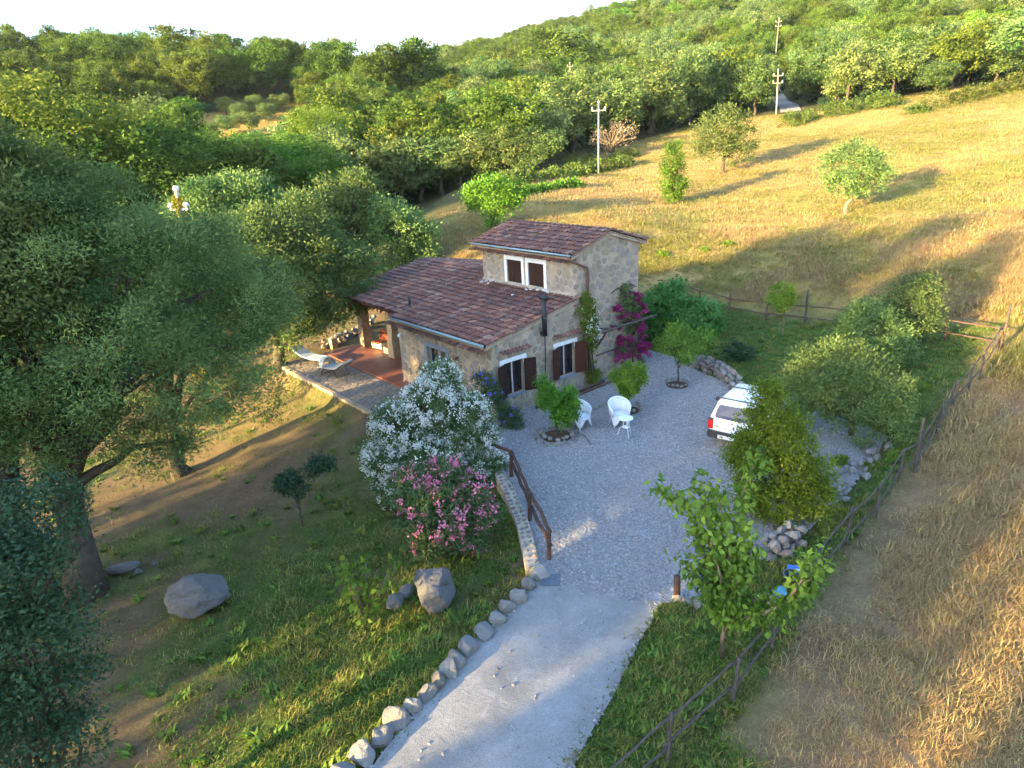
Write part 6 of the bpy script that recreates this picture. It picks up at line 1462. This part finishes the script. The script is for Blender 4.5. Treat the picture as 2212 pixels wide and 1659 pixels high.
def visible(x, y, z=0.):
    d = np.stack([x, y, np.full(len(x), z-CAMH)], 1); zc = d@cF; u = PCX+FPX*(d@cR)/zc; v = PCY-FPX*(d@cU)/zc
    return (zc > 1) & (u > -90) & (u < 2300) & (v > -60) & (v < 1780)
def sample(n, dmin, dmax):
    d = np.sqrt(q.uniform(dmin**2, dmax**2, n)); a = q.uniform(-.8, .8, n); x, y = d*np.sin(a), d*np.cos(a); m = visible(x, y); return x[m], y[m]
def build_cover(name, x, y, pick, scl, label):
    scatter(name, np.stack([x, y, height(x, y)], 1), q.uniform(0, 6.28, len(x)), scl, pick, T_, label=label, tilt=q.normal(0, .12, len(x)))
# dry field grass, near
HARD = lambda x, y: np.minimum(np.minimum(poly_sd(DRIVE, x, y), poly_sd(COURT, x, y)), poly_sd(TERR, x, y))
x, y = sample(300000, 7, 48); sf = poly_sd(FIELD, x, y); hd_ = HARD(x, y); dd_ = np.hypot(x, y)
m = (sf < 0) & (hd_ > .1) & (q.random(len(x)) < np.clip(22/dd_, .2, 1)*np.clip((50-dd_)/14, .12, 1)*np.clip(.25+1.1*vnoise(x, y, 1.7, 61), 0, 1)*np.clip((-sf-.4)/1.6+.12, .1, 1)); x, y = x[m], y[m]
n1 = vnoise(x, y, 3.1, 3)*.5+vnoise(x, y, 9., 4)*.6+q.normal(0, .12, len(x)); pk = np.where(n1 > .70+.25*np.clip((28-np.hypot(x, y))/10, 0, 1), 3, np.where(q.random(len(x)) < .4, 1, 0)); print('near grass', len(x))
build_cover('dry_field_grass', x, y, pk, q.uniform(.5, 1.3, len(x))*(.55+1.0*vnoise(x, y, 1.7, 61))*np.clip(np.hypot(x, y)/15, .9, 1.25), 'long dry grass of the field beyond the fence')
x, y = sample(60000, 40, 135); sf = poly_sd(FIELD, x, y); m = sf < 0; x, y = x[m], y[m]; n1 = vnoise(x, y, 3.1, 3)*.5+vnoise(x, y, 9., 4)*.6+vnoise(x, y, 22., 8)*.5-.25+q.normal(0, .12, len(x)); print('far grass', len(x))
build_cover('far_field_grass', x, y, np.where(n1 > .62, 5, 4), q.uniform(.6, 1.5, len(x)), 'dry grass higher up the sunlit field')
# garden grass and weeds
x, y = sample(120000, 6.5, 36); sf = poly_sd(FIELD, x, y); hd_ = HARD(x, y); g_ = vnoise(x, y, 3.1, 3)*.6+vnoise(x, y, 1.1, 5)*.4+vnoise(x, y, 9., 4)*.3
lawnm = poly_sd([(2.8, 11), (1.4, 9), (-.5, 4), (3, 4), (4.5, 9.6), (7, 12.6), (12, 17.6), (19.5, 25.2), (14, 30.4), (10.4, 34.8), (4, 33), (8, 24), (11.5, 18), (6.6, 13.2)], x, y) < 0
dens = np.where(lawnm, np.where(y < 12.5, 1., .55), np.clip((g_-.52)*2.5, .06, .8)*(.15+.85*greenness(x, y))+.35*greenness(x, y))
dv_ = poly_sd(DRIVE, x, y); m = (sf > 0) & ((hd_ > .06) | ((np.abs(dv_) < .13) & (poly_sd(COURT, x, y) > .1) & (q.random(len(x)) < .5))) & (q.random(len(x)) < dens*np.clip(16/np.hypot(x, y), .25, 1)); x, y = x[m], y[m]; pk = np.where(q.random(len(x)) < .10, 6, np.where(q.random(len(x)) < .25, 3, 2)); print('garden grass', len(x))
build_cover('garden_grass', x, y, pk, q.uniform(.6, 1.4, len(x)), 'short green grass and weeds of the garden')
# gravel: loose pebbles over the courtyard
pb = []
M_peb = stone_mat('gravel_pebbles', [(0, (.17, .175, .185)), (.3, (.27, .275, .29)), (.55, (.37, .38, .40)), (.75, (.28, .25, .235)), (1, (.54, .545, .56))], .9, 20., False)
for k in range(4):
    r = np.random.default_rng(k); me = rock_mesh('pebble', r, (.034, .026, .016), 0, 4, .1); me.materials.append(M_peb); pb.append(me)
C_ = np.array(COURT); n = 140000; x = q.uniform(C_[:, 0].min(), C_[:, 0].max(), n); y = q.uniform(C_[:, 1].min(), C_[:, 1].max(), n); m = (poly_sd(COURT, x, y) < .05) & (q.random(n) < np.clip(1.55-1.35*np.clip((vnoise(x, y, 1.6, 71)*.6+vnoise(x, y, .5, 72)*.4-.42)*5, 0, 1)*np.clip((vnoise(x, y, 4., 73)-.35)*4, 0, 1), 0, 1)); hu, hv_ = huv(x, y); m &= ~((hu < .02) & (hv_ > 0) & (hv_ < V2)); x, y = x[m], y[m]
xe = q.uniform(-2.6, 3.4, 60000); ye = q.uniform(5, 13, 60000); de = poly_sd(DRIVE, xe, ye); me_ = (de < 0) & (q.random(60000) < np.clip(.35*np.exp(de/.05)+.7*np.exp(-np.abs(poly_sd(COURT, xe, ye))/.07)+.0025, 0, 1)); x = np.r_[x, xe[me_]]; y = np.r_[y, ye[me_]]; print('pebbles', len(x))
scatter('courtyard_gravel', np.stack([x, y, np.where(poly_sd(DRIVE, x, y) < 0, .012, .004)], 1), q.uniform(0, 6.28, len(x)), q.uniform(.6, 1.45, len(x)), q.integers(0, 4, len(x)), pb, label='loose pale grey gravel of the courtyard', tilt=q.normal(0, .5, len(x)))
# ------------------------------------------------------------------ thin summer haze
hz = bpy.data.materials.new('summer_haze'); hz.use_nodes = True; ht = hz.node_tree; ht.nodes.clear()
ho = ht.nodes.new('ShaderNodeOutputMaterial'); pv = ht.nodes.new('ShaderNodeVolumePrincipled'); pv.inputs['Color'].default_value = (.86, .93, 1., 1); pv.inputs['Density'].default_value = .00009; pv.inputs['Anisotropy'].default_value = .2
ht.links.new(pv.outputs[0], ho.inputs['Volume'])
zmin = float(GZ.min())-1.5
hb = MB().box(-890, 890, -240, 1190, zmin, max(float(GZ.max()), 120.)+30).build('haze', hz); tag(hb, kind='stuff')
